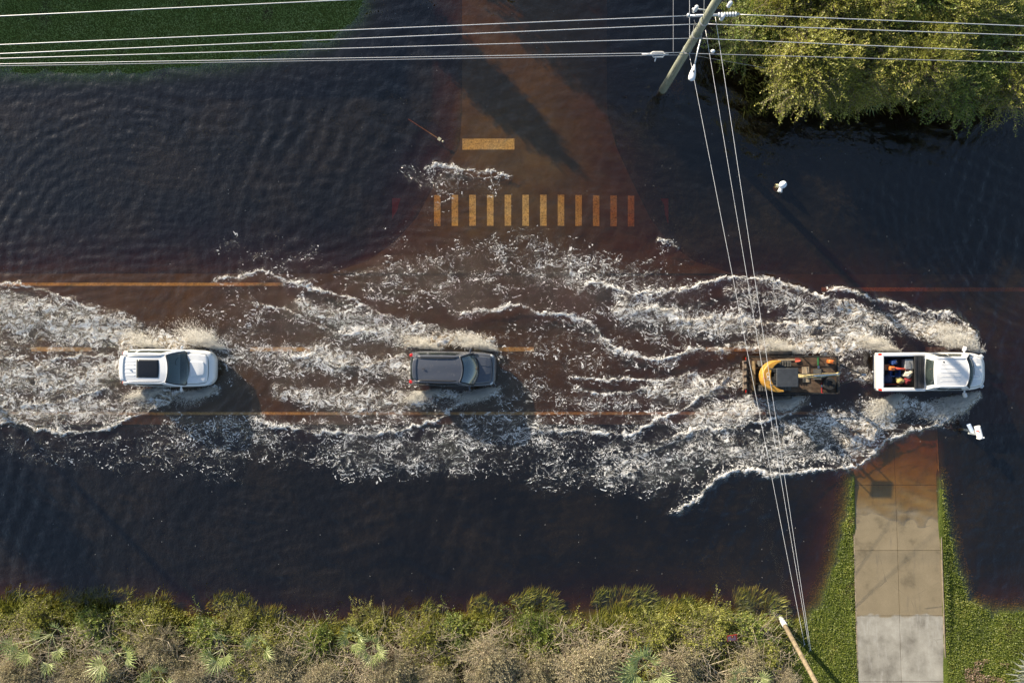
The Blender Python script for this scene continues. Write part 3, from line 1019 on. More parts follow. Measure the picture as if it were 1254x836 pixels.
def wheels(root, xs, track, r, w=.24):
    for x in xs:
        for s in (1, -1):
            M = Matrix.Translation((x, s * (track - w / 2), r)) @ Matrix.Rotation(PI / 2, 4, 'X')
            wh = MB().lathe([(r * .62, -w / 2), (r * .93, -w / 2), (r, -w * .36), (r, w * .36), (r * .93, w / 2), (r * .62, w / 2)], 24, M).build('wheel', M_RUBBER, root, smooth=False)
            MB().lathe([(r * .1, -w * .42), (r * .62, -w * .44), (r * .62, w * .44), (r * .1, w * .42)], 16, M).build('rim', M_RIM, wh)


def mirror(root, x, y, z, s, m, big=1.0):
    a = MB().box((x, s * (y + .05), z), (.09, .16, .05))
    a.box((x + .02, s * (y + .15 * big), z + .02), (.10 * big, .19 * big, .14 * big), (0, 0, -s * .3), taper=.75)
    a.build('wing_mirror', m, root, bevel=.03, seg=3, smooth=True)


def car_lamps(root, front_x, rear_x, w, zf, zr, fl=.30):
    for s in (1, -1):
        MB().box((front_x - .20, s * (w - .17), zf), (.18, fl, .13), (0, .1, -s * .7)).build('headlamp', M_LAMP, root, bevel=.03, smooth=True)
        MB().box((rear_x + .09, s * (w - .12), zr), (.20, .17, .26), (0, -.12, s * .25)).build('tail_lamp', M_RED, root, bevel=.03, smooth=True)


def patch_on(st, x0, x1, wf, off, nu=12, nv=12):
    """panel lying on the deck of a lofted body"""
    A = np.array([r for r in st], float)

    def fn(u, v):
        x = x0 + (x1 - x0) * u
        y = 1 - 2 * v
        w = np.interp(x, A[:, 0], A[:, 1]); zt = np.interp(x, A[:, 0], A[:, 4]); cr = np.interp(x, A[:, 0], A[:, 5])
        yy = y * w * wf
        return (x - .10 * (abs(y) ** 3) * u, yy, zt + cr * (1 - (abs(y) * wf) ** 2 * .9) + off)
    return fn


def seam(st, x0, x1, root):
    f_ = patch_on(st, x0, x1, .825, .004)
    MB().tube([f_(i / 10, 0) for i in range(11)] + [f_(1, i / 12) for i in range(1, 13)] + [f_(1 - i / 10, 1) for i in range(1, 11)], .009, 5).build('hood_seam', M_BLACK, root, smooth=True)


ZROAD = -0.16


def place(root, px, py, zc, yaw):
    p = W(px, py, zc)
    root.location = (p.x, p.y, ZROAD - .02 if px < 900 else -.30)
    root.rotation_euler = (0, 0, R(yaw))


# ---- white SUV
suv = empty('sport_utility_vehicle', (0, 0, 0))
tag(suv, 'white sport utility vehicle with black sunroof panel, rearmost in the flooded lane', 'car', 'vehicles driving through the flooded street')
ST = [(-2.42, .72, .45, .75, .98, .0), (-2.38, .88, .38, .72, 1.06, .01), (-2.15, .95, .32, .80, 1.10, .02), (-1.4, .975, .30, .80, 1.10, .02),
      (0, .97, .30, .80, 1.10, .02), (.75, .965, .30, .80, 1.08, .03), (1.15, .955, .30, .80, 1.05, .045), (1.7, .94, .30, .78, 1.01, .05), (2.05, .885, .32, .74, .96, .045),
      (2.24, .79, .34, .70, .89, .03), (2.37, .61, .38, .62, .78, .01), (2.43, .40, .42, .58, .68, 0)]
loft_body(ST).build('body', M_WHITE, suv, smooth=True, subsurf=2)
seam(ST, 1.03, 2.16, suv)
MB().grid(patch_on(ST, 1.05, 2.14, .80, .022), 16, 16).build('hood', M_WHITE, suv, smooth=True, solid=.02)
MB().grid(patch_on(ST, 1.22, 2.0, .40, .048), 12, 12).build('hood_bulge', M_WHITE, suv, smooth=True, solid=.035)
cb = dict(rb=-2.28, rr=-2.02, fr=.34, fb=1.22, wb=(.86, .88), wr=(.70, .70), zbr=1.08, zbf=1.06, zr=(1.66, 1.70), dome=.035, wind=M_WIND,
          side_windows=[(.05, .22, .22, .80, .02), (.28, .52, .18, .82, .0), (.55, .86, .18, .82, -.02)], rear_glass=(.15, .7))
sd, fr_, re_, ro = cabin(suv, M_WHITE, cb)
MB().grid(lambda u, v: (lambda p: (p[0], p[1], p[2] + .012))(ro(.33 + .49 * u, .18 + .64 * v)), 10, 10).build('sunroof', M_SUNROOF, suv, smooth=True, solid=.008)
MB().grid(lambda u, v: (lambda p: (p[0] - .0, p[1], p[2] + .02))(ro(-.06 + .10 * u, .06 + .88 * v)), 4, 12).build('roof_spoiler', M_WHITE, suv, smooth=True, solid=.03)
for s in (.045, .955):
    MB().tube([tuple(Vector(ro(.06 + .86 * i / 12, s)) + Vector((0, 0, .035 * math.sin(PI * i / 12) ** .3))) for i in range(13)], .02, 6).build('roof_rail', M_CHROME, suv, smooth=True)
for k in range(5):
    MB().tube([tuple(Vector(ro(.06 + .24 * i / 6, .24 + .13 * k)) + Vector((0, 0, .004))) for i in range(7)], .012, 5).build('roof_rib', M_WHITE, suv, smooth=True)
MB().box((-1.72, .03, 1.80), (.16, .03, .07), taper=.4).build('antenna', M_WHITE, suv, bevel=.01)
wheels(suv, (-1.42, 1.45), .965, .37)
for s in (1, -1): mirror(suv, .78, .93, 1.16, s, M_WHITE)
car_lamps(suv, 2.34, -2.42, .86, .80, .98)
MB().box((2.34, 0, .62), (.12, .72, .2)).build('grille', M_BLACK, suv, bevel=.02)
MB().box((2.36, 0, .40), (.12, .95, .12)).build('front_bumper', M_BLACK, suv, bevel=.04)
place(suv, 203.5, 451, 1.05, -.6); suv.scale.x = .94

# ---- grey SUV
cr = empty('estate_car', (0, 0, 0))
tag(cr, 'slate grey sport utility vehicle with black roof rails driving through the flood in the middle', 'car', 'vehicles driving through the flooded street')
ST2 = [(-2.2, .66, .45, .72, .95, 0), (-2.16, .80, .38, .72, 1.02, .01), (-1.95, .87, .32, .78, 1.06, .02), (-1.2, .90, .30, .78, 1.06, .02), (0, .90, .30, .78, 1.06, .02),
       (.75, .895, .30, .78, 1.04, .03), (1.2, .885, .30, .76, 1.00, .05), (1.65, .86, .30, .74, .94, .055), (1.95, .81, .32, .70, .87, .045), (2.12, .71, .35, .64, .78, .02), (2.2, .55, .40, .58, .68, 0)]
loft_body(ST2).build('body', M_GREY, cr, smooth=True, subsurf=2)
seam(ST2, 1.10, 2.0, cr)
MB().grid(patch_on(ST2, 1.12, 1.98, .80, .02), 16, 16).build('hood', M_GREY, cr, smooth=True, solid=.02)
for s in (.33, .67):
    f_ = patch_on(ST2, 1.2, 1.9, .80, .034)
    MB().tube([f_(i / 8, s + (.5 - s) * .2 * i / 8) for i in range(9)], .014, 6).build('hood_crease', M_GREY, cr, smooth=True)
cb2 = dict(rb=-2.08, rr=-1.78, fr=.52, fb=1.30, wb=(.80, .82), wr=(.62, .64), zbr=1.04, zbf=1.02, zr=(1.56, 1.60), dome=.03, wind=M_WIND2,
           side_windows=[(.05, .22, .22, .78, .03), (.27, .54, .18, .82, .0), (.57, .87, .18, .82, -.02)], rear_glass=(.12, .8))
sd2, fr2, re2, ro2 = cabin(cr, M_GREY, cb2)
for s in (.05, .95):
    MB().tube([tuple(Vector(ro2(.04 + .88 * i / 12, s)) + Vector((0, 0, .04 * math.sin(PI * i / 12) ** .3))) for i in range(13)], .022, 6).build('roof_rail', M_BLACK, cr, smooth=True)
MB().box((-1.42, .02, 1.68), (.15, .03, .06), taper=.4).build('antenna', M_BLACK, cr, bevel=.01)
MB().grid(lambda u, v: (lambda p: (p[0], p[1], p[2] + .015))(ro2(-.06 + .09 * u, .08 + .84 * v)), 4, 12).build('roof_spoiler', M_GREY, cr, smooth=True, solid=.03)
wheels(cr, (-1.3, 1.3), .89, .35)
for s in (1, -1): mirror(cr, .86, .86, 1.12, s, M_GREY)
car_lamps(cr, 2.1, -2.2, .80, .78, .98)
MB().box((2.13, 0, .56), (.12, .9, .2)).build('grille', M_BLACK, cr, bevel=.02)
place(cr, 554.5, 452, 1.0, -1.0)

# ---- white pickup
tk = empty('pickup_truck', (0, 0, 0))
tag(tk, 'white pickup truck with half rolled black bed cover, towing the trailer through the flood', 'truck', 'vehicles driving through the flooded street')
ST3 = [(-.62, .985, .42, .86, 1.13, .0), (-.55, .99, .40, .86, 1.14, .02), (0, .99, .38, .86, 1.14, .03), (1.0, .99, .38, .86, 1.14, .03), (1.75, .98, .38, .86, 1.13, .05), (2.15, .955, .38, .84, 1.09, .065),
       (2.45, .88, .42, .80, 1.03, .06), (2.64, .77, .46, .74, .95, .04), (2.79, .58, .50, .68, .84, .02), (2.86, .40, .52, .64, .74, 0)]
loft_body(ST3).build('body', M_TRUCKW, tk, smooth=True, subsurf=2)
seam(ST3, 1.70, 2.64, tk)
MB().grid(patch_on(ST3, 1.72, 2.62, .80, .022), 16, 16).build('hood', M_TRUCKW, tk, smooth=True, solid=.025)
for s in (1, -1):
    f_ = patch_on(ST3, 1.8, 2.56, .80, .03)
    MB().grid(lambda u, v: (lambda p: (p[0], p[1], p[2] + .045 * math.sin(PI * v) * math.sin(PI * min(1, u * 1.2 + .05)) ** .4))(f_(u, .5 - s * (.13 + .14 * v))), 10, 6).build('hood_bulge', M_TRUCKW, tk, smooth=True)
cb3 = dict(rb=-.53, rr=-.34, fr=1.28, fb=1.98, wb=(.88, .90), wr=(.70, .70), zbr=1.14, zbf=1.12, zr=(1.78, 1.80), dome=.035, wind=M_WIND,
           side_windows=[(.10, .42, .18, .80, .02), (.47, .86, .18, .80, -.02)], rear_glass=(.12, .82))
sd3, fr3, re3, ro3 = cabin(tk, M_TRUCKW, cb3)
for k in range(5):
    MB().tube([tuple(Vector(ro3(.12 + .62 * i / 8, .2 + .15 * k)) + Vector((0, 0, .003))) for i in range(9)], .012, 5).build('roof_rib', M_TRUCKW, tk, smooth=True)
MB().lathe([(.045, 0), (.045, .03), (.02, .05)], 12, Matrix.Translation((-.02, .52, 1.80))).build('antenna', M_BLACK, tk)
# load bed: floor, two walls, tailgate, headboard
bed = MB()
bed.box((-1.72, 0, .62), (2.2, 1.6, .06))
bed.build('bed_floor', mat('bed_liner', (.03, .03, .033), .8, var=.3), tk)
for s in (1, -1):
    MB().box((-1.70, s * .89, .80), (2.30, .19, .74)).build('bed_wall', M_TRUCKW, tk, bevel=.045, seg=3, smooth=True)
    MB().box((-1.72, s * .785, .80), (2.14, .02, .66)).build('bed_liner', M_BLACK, tk)
MB().box((-2.80, 0, .80), (.13, 1.86, .72)).build('tailgate', M_TRUCKW, tk, bevel=.04, seg=3, smooth=True)
MB().box((-.66, 0, .82), (.07, 1.62, .66)).build('headboard', M_TRUCKW, tk, bevel=.02)
MB().box((-2.92, 0, .55), (.16, 1.78, .14)).build('rear_bumper', M_CHROME, tk, bevel=.03)
cv = MB().box((-.93, 0, 1.205), (.50, 1.66, .05)).box((-1.12, 0, 1.235), (.10, 1.64, .05)).box((-.84, 0, 1.24), (.04, 1.64, .02))
cv.build('bed_cover', mat('black_vinyl', (.022, .022, .024), .6, var=.25, vscale=4), tk, bevel=.02)
for s in (1, -1):
    MB().box((-2.79, s * .90, .98), (.16, .13, .34)).build('tail_lamp', M_RED, tk, bevel=.02)
    MB().box((2.58, s * .72, .84), (.2, .26, .15), (0, .1, -s * .75)).build('headlamp', M_LAMP, tk, bevel=.03, smooth=True)
    mirror(tk, 1.42, .97, 1.26, s, M_TRUCKW, 1.35)
MB().box((2.80, 0, .66), (.12, 1.0, .24)).build('grille', M_BLACK, tk, bevel=.02)
MB().box((2.84, 0, .50), (.14, 1.1, .14)).build('front_bumper', M_CHROME, tk, bevel=.04)
MB().lathe([(.03, 0), (.03, .10), (.045, .12), (.0, .16)], 12, Matrix.Translation((-3.06, 0, .52))).build('tow_ball', M_CHROME, tk)
wheels(tk, (-1.75, 1.85), .985, .40, .27)
place(tk, 1150, 455.5, 1.1, .3); tk.scale.x = .965


def on(root, x, y, z):
    return root.location + Matrix.Rotation(root.rotation_euler.z, 3, 'Z') @ Vector((x * root.scale.x, y, z))


# ---- things in the truck bed
BED = .66
m_grey = mat('grey_plastic', (.22, .23, .24), .6, var=.2, vscale=8)
m_blue = mat('blue_plastic', (.03, .07, .22), .5, var=.3, vscale=8)
m_oran = mat('orange_plastic', (.62, .16, .03), .5, var=.2, vscale=10)
m_redc = mat('red_cloth', (.25, .03, .035), .85, var=.35, vscale=9)
m_cream = mat('cream_canvas', (.55, .50, .40), .9, var=.25, vscale=9, bump=.5, bscale=14)
m_yell = mat('yellow_canvas', (.55, .42, .16), .9, var=.25, vscale=9, bump=.5, bscale=14)
m_wood = mat('weathered_wood', (.32, .25, .17), .85, var=.35, vscale=5, bump=.4)
m_brown = mat('brown_cardboard', (.20, .11, .06), .9, var=.2)


def cargo(name, label, cat, loc, rz, parts):
    root = empty(name, on(tk, *loc), rz)
    tag(root, label, cat, 'things loaded in the truck bed')
    for pn, mb, m, kw in parts: mb.build(pn, m, root, **kw)
    return root


cargo('tool_chest', 'grey lidded tool chest against the folded bed cover of the pickup', 'tool box', (-1.34, .40, BED), .04,
      [('chest', MB().box((0, 0, .17), (.40, .50, .34)), m_grey, dict(bevel=.03)), ('lid', MB().box((0, 0, .37), (.42, .52, .06)), m_grey, dict(bevel=.02)), ('handle', MB().tube([(0, -.12, .40), (0, -.1, .45), (0, .1, .45), (0, .12, .40)], .012, 6), M_BLACK, {})])
cargo('jerry_can', 'blue plastic can in the far left corner of the truck bed', 'can', (-2.12, .50, BED), .3,
      [('can', MB().box((0, 0, .2), (.30, .24, .4)), m_blue, dict(bevel=.05)), ('spout', MB().lathe([(.035, .38), (.035, .46), (.02, .48)], 10, Matrix.Translation((.08, 0, 0))), M_BLACK, {}), ('handle', MB().tube([(-.1, 0, .4), (-.08, 0, .46), (.0, 0, .46), (.02, 0, .4)], .015, 6), m_blue, {})])
cargo('crate', 'open blue crate in the middle of the truck bed', 'crate', (-2.0, -.06, BED), -.05,
      [('crate_body', MB().box((0, 0, .02), (.5, .36, .03)).box((.24, 0, .14), (.02, .36, .26)).box((-.24, 0, .14), (.02, .36, .26)).box((0, .17, .14), (.46, .02, .26)).box((0, -.17, .14), (.46, .02, .26)), m_blue, {}), ('divider', MB().box((0, 0, .12), (.02, .32, .18)).box((.1, .05, .1), (.12, .1, .14)), M_BLACK, {})])
cargo('leaf_blower', 'orange hand tool with a long red tube lying across the truck bed', 'garden tool', (-2.1, .18, BED + .28), -.02,
      [('motor', MB().box((-.16, 0, .10), (.28, .22, .20)), m_oran, dict(bevel=.06, seg=3, smooth=True)), ('tube', MB().tube([(0, 0, .08), (.3, -.02, .07), (.72, -.02, .06)], [.07, .055, .045], 10), mat('red_tube', (.5, .06, .03), .45), dict(smooth=True)), ('handle', MB().tube([(-.26, 0, .16), (-.2, 0, .26), (-.05, 0, .26), (.02, 0, .14)], .02, 6), M_BLACK, {})])


def sack(name, label, loc, rx, ry, rz_, m, rot):
    def fn(u, v):
        a = 2 * PI * u; b = PI * (v - .5)
        n_ = 1 + .16 * math.sin(3 * a + 2 * b) + .1 * math.sin(5 * a - 3 * b)
        return (rx * math.cos(b) * math.cos(a) * n_, ry * math.cos(b) * math.sin(a) * n_, rz_ * (1 + math.sin(b)) * (.9 + .1 * n_))
    return cargo(name, label, 'bag', loc, rot, [('sack', MB().grid(fn, 20, 10), m, dict(smooth=True)), ('tie', MB().tube([(rx * .9, 0, rz_), (rx * 1.15, .02, rz_ * 1.2), (rx * 1.3, .05, rz_)], [.03, .02, .045], 8), m, {})])


sack('canvas_bag', 'cream canvas bag slumped beside the grey tool chest in the truck bed', (-1.34, -.10, BED + .05), .27, .20, .18, m_cream, .6)
sack('canvas_bag', 'mustard yellow bag near the right side of the truck bed', (-1.72, -.44, BED), .22, .17, .17, m_yell, -.3)
sack('canvas_bag', 'dark red bag beside the yellow one in the truck bed', (-1.36, -.46, BED), .22, .18, .16, m_redc, .2)
cargo('cardboard_box', 'small brown box at the tailgate end of the truck bed', 'box', (-2.44, .24, BED), .1,
      [('carton', MB().box((0, 0, .13), (.28, .3, .26)), m_brown, dict(bevel=.008)), ('flap', MB().box((0, .08, .268), (.27, .12, .008), (.15, 0, 0)), m_brown, {})])
cargo('pry_bar', 'thin red bar lying along the right wall of the truck bed', 'bar', (-2.0, -.66, BED), 0,
      [('bar', MB().tube([(-.45, 0, .04), (.4, .03, .05), (.46, .03, .1)], .022, 8), mat('red_bar', (.5, .05, .03), .5), {}), ('claw', MB().box((.47, .03, .13), (.03, .05, .08)), M_BLACK, {})])
sack('rope_bundle', 'dark blue tarp bundle near the tailgate of the truck bed', (-2.35, -.38, BED), .24, .22, .15, mat('navy_cloth', (.02, .03, .08), .85, var=.4), 1.1)['category'] = 'tarp'

# ---- flatbed trailer
trl = empty('flatbed_trailer', (0, 0, 0))
tag(trl, 'dark wooden deck utility trailer with raised rear ramp behind the pickup', 'trailer', 'vehicles driving through the flooded street')
m_deck = mat('dark_deck_boards', (.085, .052, .032), .9, var=.45, vscale=3, bump=.4, dirt=(.16, .12, .08))
m_frame = mat('black_trailer_steel', (.02, .019, .018), .6, var=.3, dirt=(.09, .06, .04))
DK = .66
d_ = MB()
for k in range(9):
    d_.box((.1, -.80 + k * .2, DK), (4.5, .188, .05))
d_.build('deck', m_deck, trl)
f_ = MB()
for s in (1, -1):
    f_.box((.1, s * .945, DK - .06), (4.6, .07, .16))
    f_.tube([(-2.15, s * .95, DK + .26), (2.35, s * .95, DK + .26)], .025, 8)
    for x in (-2.15, -1.0, .6, 2.35):
        f_.box((x, s * .95, DK + .13), (.05, .05, .26))
f_.box((2.40, 0, DK - .02), (.08, 1.96, .22)).box((-2.20, 0, DK - .06), (.08, 1.96, .16))
f_.tube([(2.40, -.95, DK + .26), (2.40, .95, DK + .26)], .025, 8)
f_.build('chassis', m_frame, trl)
tg = MB()
tg.tube([(2.4, .62, DK - .12), (3.75, .03, DK - .14)], .045, 8).tube([(2.4, -.62, DK - .12), (3.75, -.03, DK - .14)], .045, 8)
tg.build('tongue', m_frame, trl)
MB().box((3.84, 0, DK - .10), (.26, .11, .11)).build('coupler', M_CHROME, trl, bevel=.02)
MB().tube([(3.3, .17, DK - .1), (3.3, .17, DK + .35)], .03, 8).tube([(3.3, .17, DK + .35), (3.3, .34, DK + .35)], .015, 6).build('jack', M_CHROME, trl)
for s in (1, -1):
    def fen(u, v):
        x = -.62 - 1.5 * (u - .5) * 1.05
        return (x, s * (1.0 + .24 * v), .74 - .30 * abs(2 * u - 1) ** 4)
    MB().grid(fen, 16, 2).build('fender', m_frame, trl, smooth=True, solid=.02)
wheels(trl, (-1.05, -.22), 1.22, .34, .20)
rp_ = MB()
for y in (-.7, -.35, 0, .35, .7):
    rp_.box((-2.30 - .18, y, DK + .34), (.06, .06, .9), (0, -.5, 0))
for k in range(7):
    rp_.box((-2.28 - .065 * k, 0, DK + .0 + .12 * k), (.05, 1.5, .035), (0, -.5, 0))
rp_.build('ramp', mat('rusty_ramp_steel', (.16, .12, .09), .7, var=.5, dirt=(.3, .27, .22)), trl)
for s in (1, -1):
    MB().box((-2.26, s * .84, DK - .09), (.03, .14, .06)).build('tail_lamp', M_RED, trl, bevel=.01)
place(trl, 972, 459.5, .8, .2)

# ---- mini excavator on the trailer
ex = empty('mini_excavator', on(trl, -.95, -.02, DK + .03))
ex.rotation_euler.z = trl.rotation_euler.z
tag(ex, 'yellow mini excavator with dark flat canopy strapped on the trailer', 'excavator')
m_yel = mat('machine_yellow', (.52, .27, .045), .45, var=.2, vscale=5, dirt=(.22, .15, .07))
m_track = mat('rubber_track', (.10, .095, .085), .9, var=.3, bump=.6, bscale=20)
m_can = mat('canopy_charcoal', (.045, .05, .058), .6, var=.2, vscale=3)
m_mach = mat('machine_black', (.03, .03, .03), .6, var=.4, vscale=9)
for s in (1, -1):
    o_ = []
    for k in range(24):
        a = 2 * PI * k / 24
        o_.append((.78 * (1 if math.cos(a) > 0 else -1) * min(1, abs(math.cos(a)) * 1.6) * .9 + .12 * math.cos(a), .21 + .20 * math.sin(a)))
    tr_ = MB()
    vs_ = [(x, s * .62 - .14, z) for x, z in o_] + [(x, s * .62 + .14, z) for x, z in o_]
    tr_.add(vs_, [tuple(range(24))[::-1], tuple(range(24, 48))] + [(i, (i + 1) % 24, 24 + (i + 1) % 24, 24 + i) for i in range(24)])
    for k in range(13):
        tr_.box((-.78 + .13 * k, s * .62, .425), (.05, .28, .03))
    tr_.build('track', m_track, ex)
MB().box((0, 0, .26), (1.0, 1.0, .16)).lathe([(.34, .34), (.34, .46)], 20).build('undercarriage', m_mach, ex)
# upper body: round tail, seat platform, canopy
arc = [(math.cos(a) * .84 - .02, math.sin(a) * .80) for a in [R(82) + R(206) * i / 26 for i in range(27)]]
inn = [(math.cos(a) * .60 + .02, math.sin(a) * .54) for a in [R(84) + R(202) * i / 20 for i in range(21)]][::-1]
inn = [(math.cos(a) * q + .01, math.sin(a) * q) for a, q in [(R(84) + R(202) * i / 20, .44 + .28 * abs(i / 10 - 1) ** 1.8) for i in range(21)]][::-1]
MB().prism(arc + inn, .46, 1.02).build('counterweight', m_yel, ex, bevel=.07, seg=3)
MB().prism([(math.cos(a) * .62, math.sin(a) * .6) for a in [2 * PI * i / 24 for i in range(24)]], .46, .80).box((.42, 0, .56), (.5, .8, .18)).box((-.25, .30, .90), (.35, .2, .2)).box((-.3, -.2, .9), (.3, .35, .16)).build('upper_frame', m_mach, ex, bevel=.02)
MB().box((-.05, 0, .92), (.42, .44, .12)).box((-.26, 0, 1.2), (.10, .42, .5), (0, -.15, 0)).build('seat', M_BLACK, ex, bevel=.04)
MB().box((-.06, .0, 2.10), (1.06, .92, .07)).build('canopy', m_can, ex, bevel=.04, seg=3)
for (x, y) in ((-.50, .40), (-.50, -.40), (.40, .40), (.40, -.40)):
    MB().tube([(x, y, .7), (x, y, 2.08)], .03, 8).build('canopy_post', m_mach, ex)
for y in (.2, -.2):
    MB().tube([(.40, y, .7), (.42, y, 1.15)], .015, 6).lathe([(.0, -.03), (.03, 0), (.0, .04)], 8, Matrix.Translation((.42, y, 1.17))).build('control_lever', m_mach, ex)
m_boom = mat('boom_faded_yellow', (.52, .42, .20), .5, var=.3, vscale=7, dirt=(.5, .46, .36))
MB().box((.86, .02, .62), (.22, .26, .34)).build('boom_swing', m_mach, ex, bevel=.03)
MB().tube([(.9, .02, .66), (1.15, .02, 1.12), (1.9, .04, 1.28), (2.85, .10, .98)], [.10, .11, .11, .08], 8).build('boom', m_boom, ex)
MB().tube([(2.92, .11, 1.10), (2.7, .09, .72), (2.42, .06, .34)], [.09, .08, .06], 8).build('dipper_arm', m_boom, ex)
MB().tube([(1.05, .02, .72), (1.7, .04, 1.08)], [.05, .03], 8).tube([(1.5, .05, 1.42), (2.9, .12, 1.18)], [.045, .03], 8).build('hydraulic_cylinder', M_CHROME, ex)
MB().tube([(.8, -.06, .9), (1.2, -.07, 1.28), (1.9, -.05, 1.36), (2.8, .02, 1.1)], .018, 6).tube([(.8, .12, .9), (1.2, .13, 1.3), (1.9, .14, 1.4), (2.8, .19, 1.12)], .018, 6).build('hose', M_BLACK, ex, smooth=True)
MB().add([(2.4, -.2, .32), (2.4, .32, .32), (2.12, .32, .04), (2.12, -.2, .04), (2.6, -.2, .06), (2.6, .32, .06)], [(0, 1, 2, 3), (3, 2, 5, 4), (0, 3, 4), (1, 5, 2)]).build('bucket', m_mach, ex, solid=.03)
MB().box((-1.02, 0, .22), (.06, 1.5, .34)).box((-.8, .4, .2), (.4, .08, .08)).box((-.8, -.4, .2), (.4, .08, .08)).build('dozer_blade', mat('muddy_blade_steel', (.17, .12, .06), .8, var=.4, vscale=6), ex, bevel=.01)
# lettering on the tail
fc = bpy.data.curves.new('tail_lettering', 'FONT'); fc.body = 'CAT'; fc.size = .21; fc.extrude = .004; fc.align_x = 'CENTER'
to = bpy.data.objects.new('tail_lettering', fc); COL.objects.link(to); to.parent = ex
to.location = (-.66, .0, 1.028); to.rotation_euler = (0, 0, -PI / 2)
fc.materials.append(mat('white_lettering', (.8, .8, .8), .5))
bpy.context.view_layer.update()
_me = bpy.data.meshes.new_from_object(to.evaluated_get(bpy.context.evaluated_depsgraph_get()))
_tm = bpy.data.objects.new('tail_lettering_mesh', _me)
_tm.location, _tm.rotation_euler = to.location.copy(), to.rotation_euler.copy()
bpy.data.objects.remove(to); _tm.name = 'tail_lettering'
COL.objects.link(_tm); _tm.parent = ex
MB().prism([(-.80, -.03), (-.80, -.13), (-.72, -.08)], 1.024, 1.032).build('tail_emblem', mat('red_emblem', (.6, .03, .03), .5), ex)


def on_trailer(name, label, cat, loc, rz, parts):
    root = empty(name, on(trl, *loc), rz)
    tag(root, label, cat, 'loose things on the trailer deck')
    for pn, mb, m, kw in parts: mb.build(pn, m, root, **kw)


DZ = DK + .027
on_trailer('shovel', 'long handled shovel lying along the left rail of the trailer', 'shovel', (-.2, .78, DZ), .0,
           [('handle', MB().tube([(-.45, 0, .04), (.42, .01, .05)], .018, 8), mat('ash_handle', (.55, .45, .3), .7, var=.2), {}),
            ('blade', MB().grid(lambda u, v: (.42 + .28 * u, .11 * (2 * v - 1) * (1 - .5 * u ** 3), .04 + .03 * (2 * v - 1) ** 2), 6, 6), mat('red_blade', (.5, .1, .06), .5, var=.2), dict(solid=.01))])
on_trailer('fuel_can', 'small orange can at the front left corner of the trailer deck', 'can', (1.98, .68, DZ), -.2,
           [('can', MB().box((0, 0, .17), (.26, .20, .34)), m_oran, dict(bevel=.05, seg=3, smooth=True)), ('cap', MB().lathe([(.03, .33), (.035, .38), (.02, .40)], 10, Matrix.Translation((.07, 0, 0))), M_BLACK, {}), ('handle', MB().tube([(-.09, 0, .34), (-.06, 0, .40), (.02, 0, .40), (.04, 0, .35)], .014, 6), m_oran, {})])
on_trailer('plank', 'short pale wooden board lying across the trailer deck under the boom', 'board', (.78, .02, DZ), .03,
           [('board', MB().box((0, 0, .02), (.36, .80, .04)), m_wood, dict(bevel=.006)), ('batten', MB().box((.05, .1, .055), (.06, .62, .03), (0, 0, .1)), m_wood, {})])
on_trailer('tie_down_strap', 'green tie down strap across the left front of the trailer deck', 'strap', (1.42, .50, DZ), 0,
           [('webbing', MB().box((0, 0, .012), (.06, .78, .012)).box((0, .40, .1), (.06, .01, .2)), mat('green_webbing', (.03, .2, .06), .8), {}), ('ratchet', MB().box((0, -.1, .04), (.1, .14, .05)), M_CHROME, dict(bevel=.01))])
on_trailer('tie_down_strap', 'red tie down strap near the right front edge of the trailer deck', 'strap', (1.60, -.66, DZ), 0,
           [('webbing', MB().box((0, 0, .012), (.05, .5, .012)).box((0, -.26, .08), (.05, .01, .16)), mat('red_webbing', (.4, .03, .03), .8), {}), ('ratchet', MB().box((0, .1, .04), (.1, .12, .05)), M_CHROME, dict(bevel=.01))])
on_trailer('spare_tyre', 'bare black tyre lying flat at the front right of the trailer deck', 'tyre', (1.95, -.45, DZ), 0,
           [('tyre', MB().lathe([(.17, 0), (.30, 0), (.33, .05), (.33, .14), (.30, .19), (.17, .19), (.17, .01)], 24), M_RUBBER, {}), ('rim', MB().lathe([(.04, .05), (.17, .06), (.17, .12), (.04, .11)], 16), m_frame, {})])
# ------------------------------------------------------------------ water thrown up by the wheels
m_spray, t, p = new_mat('spray_water')
at = N(t, 'ShaderNodeAttribute', attribute_name='tint')
c = mix_col(t, at.outputs['Fac'], (.97, .96, .94), (.95, .90, .78))
t.nodes.remove(p)
sp_ = N(t, 'ShaderNodeMixShader', ins={0: .58, 1: N(t, 'ShaderNodeBsdfDiffuse', ins={'Color': c}).outputs[0], 2: N(t, 'ShaderNodeBsdfTranslucent', ins={'Color': c}).outputs[0]})
t.links.new(N(t, 'ShaderNodeMixShader', ins={0: .30, 1: sp_.outputs[0], 2: N(t, 'ShaderNodeBsdfTransparent').outputs[0]}).outputs[0], t.nodes['Material Output'].inputs[0])


def spindles(P, D, L, Wd):
    """thin droplets / strands: 3-sided spindles as triangles"""
    n = len(P)
    D = D / np.linalg.norm(D, axis=1, keepdims=True)
    up = np.where(np.abs(D[:, 2:3]) < .9, np.array([[0, 0, 1.0]]), np.array([[1.0, 0, 0]]))
    A = np.cross(D, up); A /= np.linalg.norm(A, axis=1, keepdims=True)
    B = np.cross(A, D)
    v = np.empty((n, 5, 3))
    v[:, 0] = P - D * (L / 2)[:, None]; v[:, 4] = P + D * (L / 2)[:, None]
    for k in range(3):
        a = 2 * PI * k / 3
        v[:, 1 + k] = P + D * (L * .1)[:, None] + (A * math.cos(a) + B * math.sin(a)) * Wd[:, None]
    f = np.array([(0, 2, 1), (0, 3, 2), (0, 1, 3), (4, 1, 2), (4, 2, 3), (4, 3, 1)])
    F = (np.arange(n)[:, None, None] * 5 + f[None]).reshape(-1)
    return v.reshape(-1, 3), F


